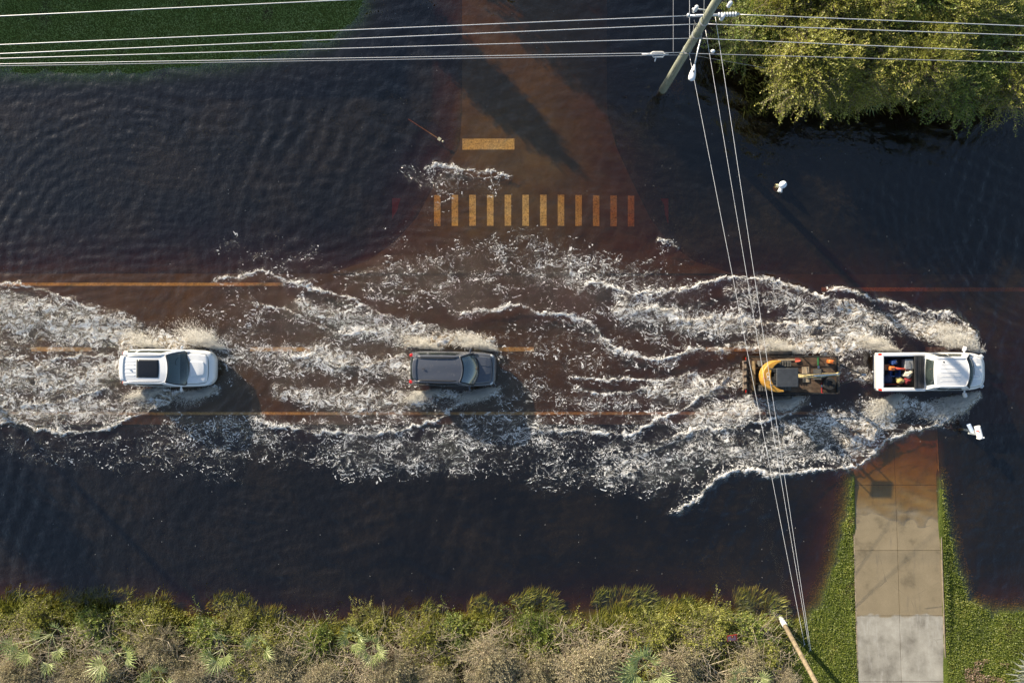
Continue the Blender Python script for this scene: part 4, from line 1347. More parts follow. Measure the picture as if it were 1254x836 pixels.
def plume(label, px, py, side, n, V=6.0, vo=(1.0, 4.2), vz=(.8, 3.0), tmax=.62, jit=.14, seed=0, tan=.3, span=.35, size=1.0):
    """droplets leave a wheel at (px, py) sideways and up; the vehicle has since moved on, so they trail behind it"""
    r = np.random.default_rng(seed + 1000)
    P0 = W(px, py, .12)
    a = r.random(n)
    out = vo[0] + (vo[1] - vo[0]) * r.beta(1.6, 1.3, n)
    up_ = vz[0] + (vz[1] - vz[0]) * r.beta(1.3, 2.0, n) * (.5 + .5 * (out / vo[1]))
    fly = np.minimum((up_ + np.sqrt(up_ ** 2 + 2 * 9.8 * .12)) / 9.8, tmax)
    tau = fly * r.beta(1.15, 1.1, n)
    # the sheet leaves in surges: lumps in time and angle
    lump = fbm(out * 1.5 + seed, tau * 9.0, 500 + seed, 3)
    keep = (lump * 1.5 + .3 + .35 * r.standard_normal(n) * .6) > 0
    fwd = r.normal(.25, .20, n) * V
    back = (V - fwd)
    drag = 1 / (1 + .5 * tau)
    X = P0.x - back * tau * drag + r.normal(0, jit * .7, n) + (r.random(n) - .5) * span
    Y = P0.y + side * (out * tau * drag + np.abs(r.normal(0, jit * .5, n)))
    Z = .04 + up_ * tau - 4.9 * tau ** 2 + r.normal(0, .03, n)
    Z = np.maximum(Z, .03)
    D = np.stack([fwd * .5 - back * .75 + r.normal(0, .22, n), side * out + r.normal(0, .2, n), up_ - 9.8 * tau + r.normal(0, .3, n)], 1)
    big = r.random(n)
    L = np.where(big < .66, r.uniform(.02, .06, n), r.uniform(.07, .36, n)) * size
    Wd = np.where(big < .66, r.uniform(.008, .020, n), r.uniform(.004, .010, n)) * size
    P = np.stack([X, Y, Z], 1)
    k = keep
    k &= r.random(n) < .88
    v, F = spindles(P[k], D[k], L[k], Wd[k])
    tint = np.repeat(np.clip(tan * .25 + tan * lump[k] + r.normal(0, .15, k.sum()), 0, 1), 5)
    o = mesh_np('water_spray', v, F, 3, m_spray, attrs={'tint': tint})
    tag(o, label, 'spray', 'water thrown up by the wheels', 'stuff')
    return o


plume('fan of white spray on the sunny side of the pickup bonnet', 1200, 432, 1, 18000, V=7.5, vo=(1.2, 4.6), seed=1, tmax=.7, span=.5)
plume('grey shaded spray on the driveway side of the pickup bonnet', 1194, 480, -1, 14000, V=7.5, vo=(1.0, 4.4), seed=2, tmax=.68, span=.5, tan=.2)
plume('spray beside the rear wheel of the pickup on its sunny side', 1098, 432, 1, 8000, V=7, vo=(.6, 3.0), seed=3, tan=.6)
plume('tan spray beside the rear wheel of the pickup on the driveway side', 1100, 482, -1, 10000, V=5, vo=(1.0, 4.6), seed=4, tan=.75, tmax=.7)
plume('spray in front of the trailer wheel on its sunny side', 976, 434, 1, 8000, V=6, vo=(.5, 2.8), vz=(.8, 2.4), seed=5, tan=.5)
plume('round fan of spray by the trailer wheel below the digger', 978, 484, -1, 6000, V=4, vo=(.6, 2.8), vz=(.8, 2.2), seed=6, tan=.3)
plume('bright spray beside the front wheel of the grey car', 602, 430, 1, 11000, V=6.5, vo=(.9, 3.0), vz=(.8, 2.6), seed=7, tan=.35, span=.5)
plume('shaded spray beside the front wheel of the grey car', 602, 474, -1, 9000, V=6.5, vo=(.8, 3.0), vz=(.8, 2.5), seed=8, tan=.2, span=.5)
plume('bright spray beside the rear wheel of the grey car', 534, 429, 1, 6500, V=6, vo=(.5, 2.6), vz=(.8, 2.4), seed=9, tan=.5)
plume('tan spray beside the rear wheel of the grey car', 534, 476, -1, 6500, V=6, vo=(.5, 2.6), vz=(.8, 2.4), seed=10, tan=.6)
plume('tall white spray beside the front wheel of the white car', 268, 428, 1, 13000, V=6.0, vo=(.9, 3.8), vz=(1.0, 3.2), seed=11, tan=.35, span=.5)
plume('shaded spray beside the front wheel of the white car', 258, 474, -1, 8000, V=6.0, vo=(.8, 2.8), vz=(.8, 2.4), seed=12, tan=.2, span=.5)
plume('white spray beside the rear wheel of the white car', 196, 428, 1, 8000, V=6, vo=(.5, 3.0), vz=(.8, 2.8), seed=13, tan=.5)
plume('shaded spray beside the rear wheel of the white car', 196, 474, -1, 6500, V=6, vo=(.5, 2.4), vz=(.8, 2.4), seed=14, tan=.5)
# ------------------------------------------------------------------ poles and wires
m_pole, t, p = new_mat('treated_pole_wood')
tc = N(t, 'ShaderNodeTexCoord')
mp = N(t, 'ShaderNodeMapping', ins={0: tc.outputs['Object'], 'Scale': (14, 14, .7)})
n1 = N(t, 'ShaderNodeTexNoise', ins={0: mp.outputs[0], 'Scale': 1.0, 'Detail': 6.0, 'Roughness': .65})
n2 = N(t, 'ShaderNodeTexNoise', ins={0: tc.outputs['Object'], 'Scale': 2.2, 'Detail': 6.0})
c = ramp_n(t, n1.outputs[0], [(.3, (.15, .16, .125)), (.5, (.26, .275, .215)), (.7, (.36, .37, .30))])
t.links.new(mix_col(t, math_n(t, 'MULTIPLY', smooth_n(t, n2.outputs[0], .5, .7), .5), c, (.15, .165, .11)), p.inputs['Base Color'])
p.inputs['Roughness'].default_value = .85
bn = N(t, 'ShaderNodeBump', ins={'Strength': .5, 'Distance': .02, 'Height': n1.outputs[0]})
t.links.new(bn.outputs[0], p.inputs['Normal'])
m_polet = mat('tan_pole_wood', (.22, .175, .115), .85, var=.3, vscale=4, bump=.4, dirt=(.16, .13, .09))
M_GALV = mat('galvanised_steel', (.55, .58, .62), .45, metal=.6, var=.15, vscale=12)
M_PORC = mat('grey_porcelain', (.62, .66, .72), .3, coat=.4)
M_WIRE = mat('bare_aluminium_wire', (.66, .67, .70), .5, metal=.3)
M_GUY = mat('bright_guy_strand', (.85, .85, .86), .5)
M_CABLE = mat('weathered_cable', (.30, .31, .34), .6)
M_LUMW = mat('white_lamp_housing', (.80, .82, .86), .4, coat=.3)


def bell(M, r=.07, h=.26, n=4):
    b = MB(); pr = []
    for k in range(n):
        z = h * k / n
        pr += [(r * .45, z), (r, z + h / n * .25), (r * .95, z + h / n * .55), (r * .45, z + h / n * .8)]
    return b.lathe(pr, 12, M)


pb = W(812, 110, 0)
pole = empty('utility_pole', (pb.x, pb.y, -.5))
tag(pole, 'grey green wooden utility pole standing in the water, with street lamp and metal crossarm', 'utility pole')
MB().tube([(0, 0, -.6), (0, 0, 3), (0, 0, 7), (0, 0, 12.0)], [.215, .20, .18, .15], 18).build('shaft', m_pole, pole, smooth=True)


def loc(px, py, z): return W(px, py, z) - pole.location


a, b = loc(843, 20, 8.0), loc(905, 17.5, 8.0)
ca = MB().tube([a, b], .055, 8)
ca.tube([a + Vector((0, 0, -.02)), a + Vector((-.02, 0, .12))], .07, 8)
ca.build('crossarm', M_GALV, pole, smooth=True)
br = MB().tube([loc(852, 11, 8.35), loc(868, 13, 8.3)], .03, 8).tube([loc(849, 15, 8.1), loc(849, 11, 8.35)], .05, 8)
br.build('arm_bracket', M_GALV, pole, smooth=True)
for (px, py, z, n_) in ((883, 24, 7.8, 4), (892, 8, 8.3, 4), (851, 13, 8.3, 3)):
    q = loc(px, py, z)
    bell(Matrix.Translation(q), .085, .34, n_).build('insulator', M_PORC, pole, smooth=True)
rows_ = MB()
for k in range(7):
    q = a.lerp(b, .60 + .055 * k)
    rows_.tube([q + Vector((-.02, 0, 0)), q + Vector((.03, 0, 0))], .095, 10)
rows_.build('strain_insulator', M_PORC, pole, smooth=True)
for h in (4.9, 6.4, 7.6):
    MB().tube([(.0, 0, h + .5), (.0, 0, h + .56)], .205, 16).build('pole_band', M_GALV, pole)
MB().tube([(.16, -.05, 4.2), (.16, -.05, 8.4)], .014, 6).build('ground_wire', M_CABLE, pole)
# luminaire on its bracket
la, lm, lb = loc(859, 42, 6.5), loc(855, 60, 6.75), loc(850.5, 80, 6.7)
MB().tube([la, la.lerp(lm, .5) + Vector((0, 0, .08)), lm, lb], [.035, .032, .03, .03], 8).build('lamp_arm', M_GALV, pole, smooth=True)
hd = Vector((lb.x - lm.x, lb.y - lm.y, -.03)).normalized()


def lamp_fn(u, v):
    a_ = 2 * PI * u
    w = .04 + .11 * math.sin(min(1, v * 1.25) * PI / 2) ** 1.3 if v < .85 else .15 * math.sqrt(max(0, 1 - ((v - .85) / .15) ** 2)) * .96
    sd_ = hd.cross(Vector((0, 0, 1)))
    return lb + hd * (-.04 + .72 * v) + sd_ * (w * math.cos(a_)) + Vector((0, 0, 1)) * (w * .62 * math.sin(a_))


lh = MB().grid(lamp_fn, 18, 14).build('lamp_head', M_LUMW, pole, smooth=True)
MB().lathe([(.035, 0), (.04, .05), (.03, .08), (.0, .09)], 10, Matrix.Translation(lb + hd * .30 + Vector((0, 0, .08)))).build('photocell', mat('photocell_grey', (.12, .14, .16), .5), lh)
MB().tube([loc(850, 25, 7.4), loc(856, 40, 6.9), loc(850, 30, 7.9), loc(846, 62, 5.2)], .012, 6).build('drop_lead', M_CABLE, pole, smooth=True)

# the next pole down the street, left of the picture
p2 = W(-350, 152, 0)
pole2 = empty('utility_pole', (p2.x, p2.y, -.4))
tag(pole2, 'plain wooden utility pole farther along the street beyond the grass', 'utility pole')
MB().tube([(0, 0, -.5), (0, 0, 5), (0, 0, 11.8)], [.215, .19, .15], 18).build('shaft', m_pole, pole2, smooth=True)
MB().box((0, 0, 8.4), (.1, 2.2, .12)).build('crossarm', m_pole, pole2, bevel=.01)
# leaning pole at the verge
q0, q1 = W(957, 757, .0), W(1000, 836, 6.0)
lean = empty('utility_pole', (q0.x, q0.y, -.1))
tag(lean, 'leaning tan wooden pole with white base guard at the edge of the grass', 'utility pole')
dv = (q1 - q0)
MB().tube([dv * -.06, dv * .5, dv * 1.55], [.12, .11, .09], 16).build('shaft', m_polet, lean, smooth=True)
MB().tube([dv * .015, dv * .15], [.13, .128], 16).build('base_guard', mat('white_plastic_guard', (.82, .82, .80), .4), lean, smooth=True)


def wire(name, label, pts, r, m, sag=0.0, grp=None, ext=None, bits=()):
    a_, b_ = pts
    if ext: a_, b_ = a_ + (a_ - b_) * ext[0], b_ + (b_ - a_) * ext[1]
    n_ = 40
    path = []
    for i in range(n_ + 1):
        u = i / n_
        q = a_.lerp(b_, u); q.z -= sag * 4 * u * (1 - u)
        path.append(q)
    o = MB().tube(path, r, 6).build(name, m, None, smooth=True)
    tag(o, label, 'wire', grp)
    return o


G = 'overhead wires'
# left of the pole
wire('overhead_wire', 'highest bare wire, crossing the top left corner of the picture over the lawn', (W(0, 20, 10.2), W(405, 1, 10.4)), .017, M_WIRE, 0, G, (1.4, 1.2))
wire('overhead_wire', 'bare wire from the end of the metal crossarm to the left', (W(0, 55, 8.0), W(844, 19.5, 8.0)), .017, M_WIRE, 0, G, (.72, 0))
wire('overhead_wire', 'second bare wire to the left of the pole, just below the crossarm wire', (W(0, 66, 7.3), W(860, 29.5, 7.3)), .017, M_WIRE, 0, G, (.72, 0))
wire('overhead_wire', 'third wire to the left of the pole, midway between crossarm and lamp', (W(0, 71.8, 6.2), W(850, 47, 6.2)), .015, M_WIRE, 0, G, (.72, 0))
wire('overhead_wire', 'upper one of the paired thin cables to the left of the pole', (W(0, 78.5, 5.0), W(838, 64.5, 5.0)), .014, M_WIRE, 0, G, (.72, 0))
wire('overhead_wire', 'lower one of the paired thin cables to the left of the pole', (W(0, 81, 4.9), W(836, 67.5, 4.9)), .017, M_CABLE, 0, G, (.72, 0))
# right of the pole
wire('overhead_wire', 'bare wire from the strain insulator to the right over the trees', (W(905, 18, 8.0), W(1254, 32, 8.0)), .017, M_WIRE, 0, G, (0, 1.4))
wire('overhead_wire', 'second wire to the right of the pole over the trees', (W(860, 29.5, 7.3), W(1254, 43.5, 7.3)), .017, M_WIRE, 0, G, (0, 1.4))
wire('overhead_wire', 'third wire to the right of the pole over the trees', (W(850, 47, 6.2), W(1254, 64, 6.2)), .015, M_WIRE, 0, G, (0, 1.4))
wire('overhead_wire', 'lowest thick cable to the right of the pole over the trees', (W(838, 65.5, 5.0), W(1254, 77, 5.0)), .018, M_CABLE, 0, G, (0, 1.4))
wire('overhead_wire', 'hair thin line sloping from the pole towards the tree edge', (W(855, 69, 4.6), W(940, 84, 3.4)), .006, M_CABLE, 0, G)
# service drops to the north
wire('service_wire', 'thin vertical wire left of the lamp, ending on the paired cables', (W(824.5, 66, 5.0), W(824.5, 0, 5.2)), .010, M_CABLE, 0, G, (0, 1.5))
wire('service_wire', 'thin vertical wire passing the left end of the crossarm', (W(844.5, 66, 5.0), W(844.5, 0, 5.6)), .012, M_WIRE, 0, G, (0, 1.5))
wire('service_wire', 'short wire running up beside the pole from the arm bracket', (W(862, 22, 7.8), W(862.5, -4, 8.4)), .018, M_CABLE, 0, G, (0, 1.0))
# down guys across the street
G2 = 'guy wires crossing the street'
wire('guy_wire', 'guy wire starting behind the street lamp, leftmost of the three crossing the street', (W(844, 66, 4.9), W(985, 788, .35)), .0085, M_GUY, 0, G2)
wire('guy_wire', 'middle guy wire of the three crossing the street', (W(864, 37, 6.6), W(991, 792, .35)), .0085, M_GUY, 0, G2)
wire('guy_wire', 'guy wire from just below the crossarm, rightmost of the three crossing the street', (W(876, 21, 7.9), W(993, 796, .35)), .009, M_GUY, 0, G2)
for (k, (px, py, lab)) in enumerate(((985, 788, 'steel anchor rod of the left guy wire in the grass'), (992, 794, 'steel anchor rod shared by the two right guy wires in the grass'))):
    g = W(px, py, .35)
    gz = float(ground_z(np.array([g.x]), np.array([g.y]))[0])
    tag(MB().tube([g + Vector((0, 0, .02)), Vector((g.x + .06, g.y - .35, gz - .1))], .016, 6).lathe([(.03, -.02), (.035, 0), (.03, .03)], 10, Matrix.Translation(g)).build('guy_anchor', M_GALV, None), lab, 'anchor', 'guy wire anchors')
# cable slack bracket hanging on the pair
cbk = empty('cable_bracket', W(805, 67, 4.9))
tag(cbk, 'pale loop bracket with coiled slack hung on the paired cables', 'bracket')
MB().tube([(-.30, .05, 0), (-.18, .12, -.02), (.25, .12, -.02), (.36, .02, 0), (.25, -.10, -.02), (-.16, -.10, -.03), (-.30, .05, 0)], .035, 8).build('loop', mat('pale_bracket_plastic', (.6, .6, .58), .6, var=.25), cbk, smooth=True)
MB().tube([(-.7, .02, 0), (-.3, .0, .02), (.5, 0, .02)], .028, 6).tube([(-.05, -.1, -.03), (-.1, -.28, -.1)], .03, 6).build('slack_cable', M_WIRE, cbk, smooth=True)
wc = W(873, 63, 5.0)
tag(MB().lathe([(.05, -.09), (.075, -.03), (.075, .04), (.04, .09)], 12, Matrix.Translation(wc) @ Matrix.Rotation(PI / 2, 4, 'Y')).build('cable_clamp', M_LUMW, None, smooth=True), 'small white clamp on the thick cable just right of the pole', 'clamp')

# ------------------------------------------------------------------ house north-west of the street (its roof shades the lawn)
m_wall = mat('house_stucco', (.55, .50, .42), .9, var=.1, vscale=2, bump=.3, bscale=60)
m_roof, t, p = new_mat('roof_shingles')
tc = N(t, 'ShaderNodeTexCoord')
bk = N(t, 'ShaderNodeTexBrick', ins={0: tc.outputs['Object'], 'Color1': (.11, .09, .075, 1), 'Color2': (.16, .135, .11, 1), 'Mortar': (.05, .04, .035, 1), 'Scale': 3.0})
t.links.new(bk.outputs[0], p.inputs['Base Color']); p.inputs['Roughness'].default_value = .9
hx0, hx1, hy0, hy1, EAVE = -62.0, -14.7, 21.9, 33.0, 4.0
hs = empty('house', ((hx0 + hx1) / 2, (hy0 + hy1) / 2, .5))
tag(hs, 'long low stucco house with shingle roof beyond the lawn', 'house')
hw_, hd_ = (hx1 - hx0) / 2, (hy1 - hy0) / 2
ez = EAVE - .5
MB().box((0, 0, ez / 2 - .05), (2 * hw_ - 1.2, 2 * hd_ - 1.2, ez - .1)).build('wall', m_wall, hs)
MB().add([(-hw_, -hd_, ez), (hw_, -hd_, ez), (hw_, hd_, ez), (-hw_, hd_, ez), (-hw_ + 5, 0, ez + 1.6), (hw_ - 5, 0, ez + 1.6)],
         [(0, 1, 5, 4), (1, 2, 5), (2, 3, 4, 5), (3, 0, 4), (3, 2, 1, 0)]).build('roof', m_roof, hs)
for x in (-16, -9, -2, 9, 16):
    wn = MB().box((x, -hd_ + .57, 1.7), (1.9, .1, 1.4)).build('window', M_WHITE, hs)
    MB().box((x, -hd_ + .51, 1.7), (1.7, .04, 1.2)).build('pane', M_SUNROOF, wn)
dr = MB().box((4, -hd_ + .57, 1.15), (1.05, .1, 2.2)).build('door', mat('door_paint', (.2, .06, .05), .5), hs, bevel=.01)
MB().lathe([(.02, 0), (.035, .03), (.03, .06)], 10, Matrix.Translation((4.4, -hd_ + .5, 1.1)) @ Matrix.Rotation(PI / 2, 4, 'X')).build('handle', M_CHROME, dr)

# ------------------------------------------------------------------ hydrant, mailbox, signs
h0 = W(962.5, 224, .75)
hy = empty('fire_hydrant', (h0.x, h0.y, -.55))
tag(hy, 'white fire hydrant with cream outlet caps standing in the water', 'hydrant')
m_hw = mat('hydrant_white', (.80, .82, .84), .45, var=.06)
m_hc = mat('hydrant_cream', (.78, .68, .42), .5, var=.1)
MB().lathe([(.17, 0), (.17, .08), (.13, .10), (.13, .75), (.17, .77), (.17, .83), (.14, .86)], 18).build('barrel', m_hw, hy, smooth=False)
MB().lathe([(.19, .86), (.19, .91), (.175, 1.0), (.13, 1.09), (.06, 1.14), (.05, 1.15), (.05, 1.20), (.0, 1.2)], 18).build('bonnet', mat('hydrant_bonnet', (.70, .78, .88), .45), hy, smooth=True)
for ang, l, r_ in ((180, .30, .09), (258, .34, .12), (5, .26, .06)):
    d = Vector((math.cos(R(ang)), math.sin(R(ang)), 0))
    MB().tube([d * .10 + Vector((0, 0, .68)), d * l + Vector((0, 0, .68))], r_ * .85, 12).tube([d * (l - .09) + Vector((0, 0, .68)), d * l + Vector((0, 0, .68))], r_, 8).build('outlet_cap', m_hc if ang != 258 else m_hw, hy)

m0 = W(1200, 529, 1.0)
mb_ = empty('mailbox', (m0.x, m0.y, -.5))
tag(mb_, 'white mailbox with newspaper tube on a post standing in the water beside the pickup', 'mailbox')
m_box = mat('mailbox_white', (.82, .82, .82), .45, var=.05)
Rm = Matrix.Rotation(R(15), 4, 'Z')
vs_, n_ = [], 10
prof = [(-.115, 0), (.115, 0)] + [(.115 * math.cos(PI * k / n_), .12 + .115 * math.sin(PI * k / n_)) for k in range(n_ + 1)]
bx = MB()
L_ = .30
bx.add([(x, -L_, z) for x, z in prof] + [(x, L_, z) for x, z in prof],
       [tuple(range(len(prof)))[::-1], tuple(range(len(prof), 2 * len(prof)))] + [(i, (i + 1) % len(prof), len(prof) + (i + 1) % len(prof), len(prof) + i) for i in range(len(prof))],
       Matrix.Translation((.02, 0, 1.30)) @ Rm)
bx.build('box', m_box, mb_)
MB().box((.02 + .08, -.31, 1.40), (.28, .07, .24), (0, 0, R(15))).build('door', m_box, mb_, bevel=.02)
MB().box((-.10, .05, 1.48), (.02, .05, .16), (0, .2, R(15))).build('flag', M_RED, mb_)
tb = Matrix.Translation((-.22, .13, 1.14)) @ Matrix.Rotation(R(28), 4, 'Z') @ Matrix.Rotation(PI / 2, 4, 'X')
MB().lathe([(.095, -.26), (.10, -.24), (.10, .26), (.085, .26), (.085, -.2)], 16, tb).build('newspaper_tube', mat('pale_blue_tube', (.50, .60, .78), .5), mb_, smooth=False)
MB().box((-.10, -.13, 1.24), (.62, .09, .09), (0, 0, R(-8))).build('arm', mat('grey_wood_arm', (.40, .42, .42), .8, var=.2), mb_, bevel=.01)
MB().box((-.1, 0, .6), (.10, .10, 1.3)).build('post', mat('grey_wood_post', (.36, .36, .34), .8, var=.2), mb_, bevel=.01)

sg = W(896, 780, 1.0)
sign = empty('yard_sign', (sg.x, sg.y, .12))
tag(sign, 'small red yard sign with faded white lettering in the weeds', 'sign')
Ms = Matrix.Translation((0, 0, .95)) @ Matrix.Rotation(R(9), 4, 'Z') @ Matrix.Rotation(R(28), 4, 'X')
MB().box((0, 0, 0), (.52, .44, .012)).build('panel', mat('faded_red_sign', (.50, .035, .03), .55, var=.2, vscale=12), sign).matrix_local = Ms
bl = MB(); rb = random.Random(3)
for r_ in range(4):
    x = -.22
    while x < .2:
        w_ = rb.uniform(.02, .06)
        if not (r_ < 2 and x > -.08 and rb.random() < .75):
            bl.box((x + w_ / 2, .13 - .09 * r_, .009), (w_, rb.uniform(.03, .06), .003), (0, 0, rb.uniform(-.2, .2)))
        x += w_ + .015
bl.build('lettering', mat('faded_white_ink', (.62, .60, .66), .6, var=.2), sign).matrix_local = Ms
MB().tube([(-.15, -.05, -.2), (-.15, 0, .9)], .008, 6).tube([(.15, -.05, -.2), (.15, 0, .9)], .008, 6).build('wire_stake', M_GALV, sign)

f0, f1 = W(500, 146, -.32), W(537, 170, -.03)
fs = empty('fallen_signpost', f0)
tag(fs, 'thin rusty signpost lying slanted under the water with pale end plate', 'signpost')
MB().tube([(0, 0, 0), (f1 - f0) * 1.05], .028, 8).build('post', mat('rusty_post', (.20, .11, .06), .8, var=.3), fs)
e_ = f1 - f0; yaw = math.atan2(e_.y, e_.x)
MB().box(e_ * 1.03 + Vector((0, 0, .05)), (.17, .17, .02), (0, 0, yaw)).build('end_plate', mat('pale_plate', (.34, .32, .22), .6, var=.15), fs)
MB().lathe([(.05, -.02), (.055, .03), (.02, .05)], 10, Matrix.Translation(e_ * 1.03 + Vector((.19, -.13, .05)))).build('end_cap', mat('pale_cap', (.34, .31, .22), .6), fs)
# ------------------------------------------------------------------ vegetation
def leaf_mat(name, stops, transl=.38, rough=.55):
    m, t, p = new_mat(name)
    t.nodes.remove(p)
    out = t.nodes['Material Output']
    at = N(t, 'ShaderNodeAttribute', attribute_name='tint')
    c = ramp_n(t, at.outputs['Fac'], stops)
    d = N(t, 'ShaderNodeBsdfDiffuse', ins={'Color': c})
    tl = N(t, 'ShaderNodeBsdfTranslucent', ins={'Color': c})
    g = N(t, 'ShaderNodeBsdfGlossy', ins={'Roughness': rough, 'Color': (.9, .9, .9, 1)})
    a = N(t, 'ShaderNodeMixShader', ins={0: transl, 1: d.outputs[0], 2: tl.outputs[0]})
    b = N(t, 'ShaderNodeMixShader', ins={0: .035, 1: a.outputs[0], 2: g.outputs[0]})
    t.links.new(b.outputs[0], out.inputs[0])
    return m


M_OLIVE = leaf_mat('olive_leaves', [(0, (.05, .065, .010)), (.3, (.14, .165, .024)), (.65, (.29, .30, .05)), (.92, (.42, .42, .075)), (1, (.44, .36, .09))])
M_GREEN = leaf_mat('green_leaves', [(0, (.04, .065, .010)), (.4, (.11, .17, .025)), (.8, (.23, .29, .05)), (1, (.40, .39, .08))])
M_TAN = leaf_mat('dry_tan_leaves', [(0, (.09, .085, .035)), (.35, (.26, .235, .12)), (.7, (.43, .38, .22)), (1, (.58, .51, .34))], .15)
M_FAN = leaf_mat('palmetto_leaves', [(0, (.18, .23, .06)), (.5, (.42, .50, .19)), (1, (.68, .68, .40))], .3, .4)
M_PALE = leaf_mat('pale_dried_frond', [(0, (.35, .36, .25)), (.5, (.55, .54, .40)), (1, (.66, .66, .56))], .25)
M_SHORE = leaf_mat('shore_grass_blades', [(0, (.05, .065, .012)), (.4, (.14, .16, .025)), (.8, (.29, .28, .045)), (1, (.42, .37, .09))])
M_LAWN = leaf_mat('lawn_blades', [(0, (.05, .075, .01)), (.45, (.125, .165, .02)), (.8, (.21, .24, .035)), (1, (.34, .31, .09))])
M_TWIG = mat('grey_twig_bark', (.25, .20, .15), .9, var=.35, vscale=9)
M_DEAD = mat('bleached_twig_bark', (.50, .42, .31), .9, var=.35, vscale=9)
M_BARK = mat('dark_bark', (.10, .075, .055), .95, var=.35, vscale=7, bump=.6)


def unit(v): return v / (np.linalg.norm(v, axis=-1, keepdims=True) + 1e-9)


def rhombs(P, D, Nn, L, Wd):
    """flat leaf quads: base P, direction D, rough normal Nn"""
    S = unit(np.cross(D, Nn))
    v = np.stack([P, P + D * (L * .45)[:, None] + S * (Wd / 2)[:, None], P + D * L[:, None], P + D * (L * .45)[:, None] - S * (Wd / 2)[:, None]], 1)
    return v.reshape(-1, 3)


def sprays_of_leaves(C, D, L, m, ll, lw, droop, r, lift=.35):
    """m leaflets on each curved twig; returns leaf vertices and twig paths"""
    n = len(C)
    vs_ = []; keyt = []
    for j in range(m):
        tt = (j + .6) / m
        pos = C + D * (L * tt)[:, None]
        pos[:, 2] -= droop * L * tt ** 2
        up = np.array([0, 0, 1.0])
        sd = unit(np.cross(D, up)) * (1 if j % 2 else -1)
        ld = unit(D * .7 + sd * r.uniform(.5, 1.1, (n, 1)) + r.normal(0, .3, (n, 3)) + np.array([0, 0, lift * .3]))
        nn = unit(up * .55 + np.array(SUN_TO)[None] * .75 + r.normal(0, .55, (n, 3)))
        vs_.append(rhombs(pos, ld, nn, ll * r.uniform(.6, 1.25, n), lw * r.uniform(.6, 1.2, n)))
        keyt.append(np.full(n, tt))
    return np.concatenate(vs_), np.concatenate(keyt)


def twig_mesh(C, D, L, droop, rad, seg=3):
    n = len(C)
    up = np.array([0, 0, 1.0]); S = unit(np.cross(D, up)); U = np.cross(S, D)
    rings = []
    for j in range(seg + 1):
        tt = j / seg
        pos = C + D * (L * tt)[:, None]; pos = pos.copy(); pos[:, 2] -= droop * L * tt ** 2
        rr_ = rad * (1 - .75 * tt)
        rings.append(np.stack([pos + S * rr_, pos - S * rr_ * .5 + U * rr_ * .87, pos - S * rr_ * .5 - U * rr_ * .87], 1))
    v = np.stack(rings, 1)                      # n, seg+1, 3, 3
    base = np.arange(n)[:, None] * ((seg + 1) * 3)
    f = []
    for j in range(seg):
        for k in range(3):
            k2 = (k + 1) % 3
            f.append([j * 3 + k, j * 3 + k2, (j + 1) * 3 + k2, (j + 1) * 3 + k])
    f = np.array(f).reshape(1, -1)
    return v.reshape(-1, 3), (base + f).reshape(-1)


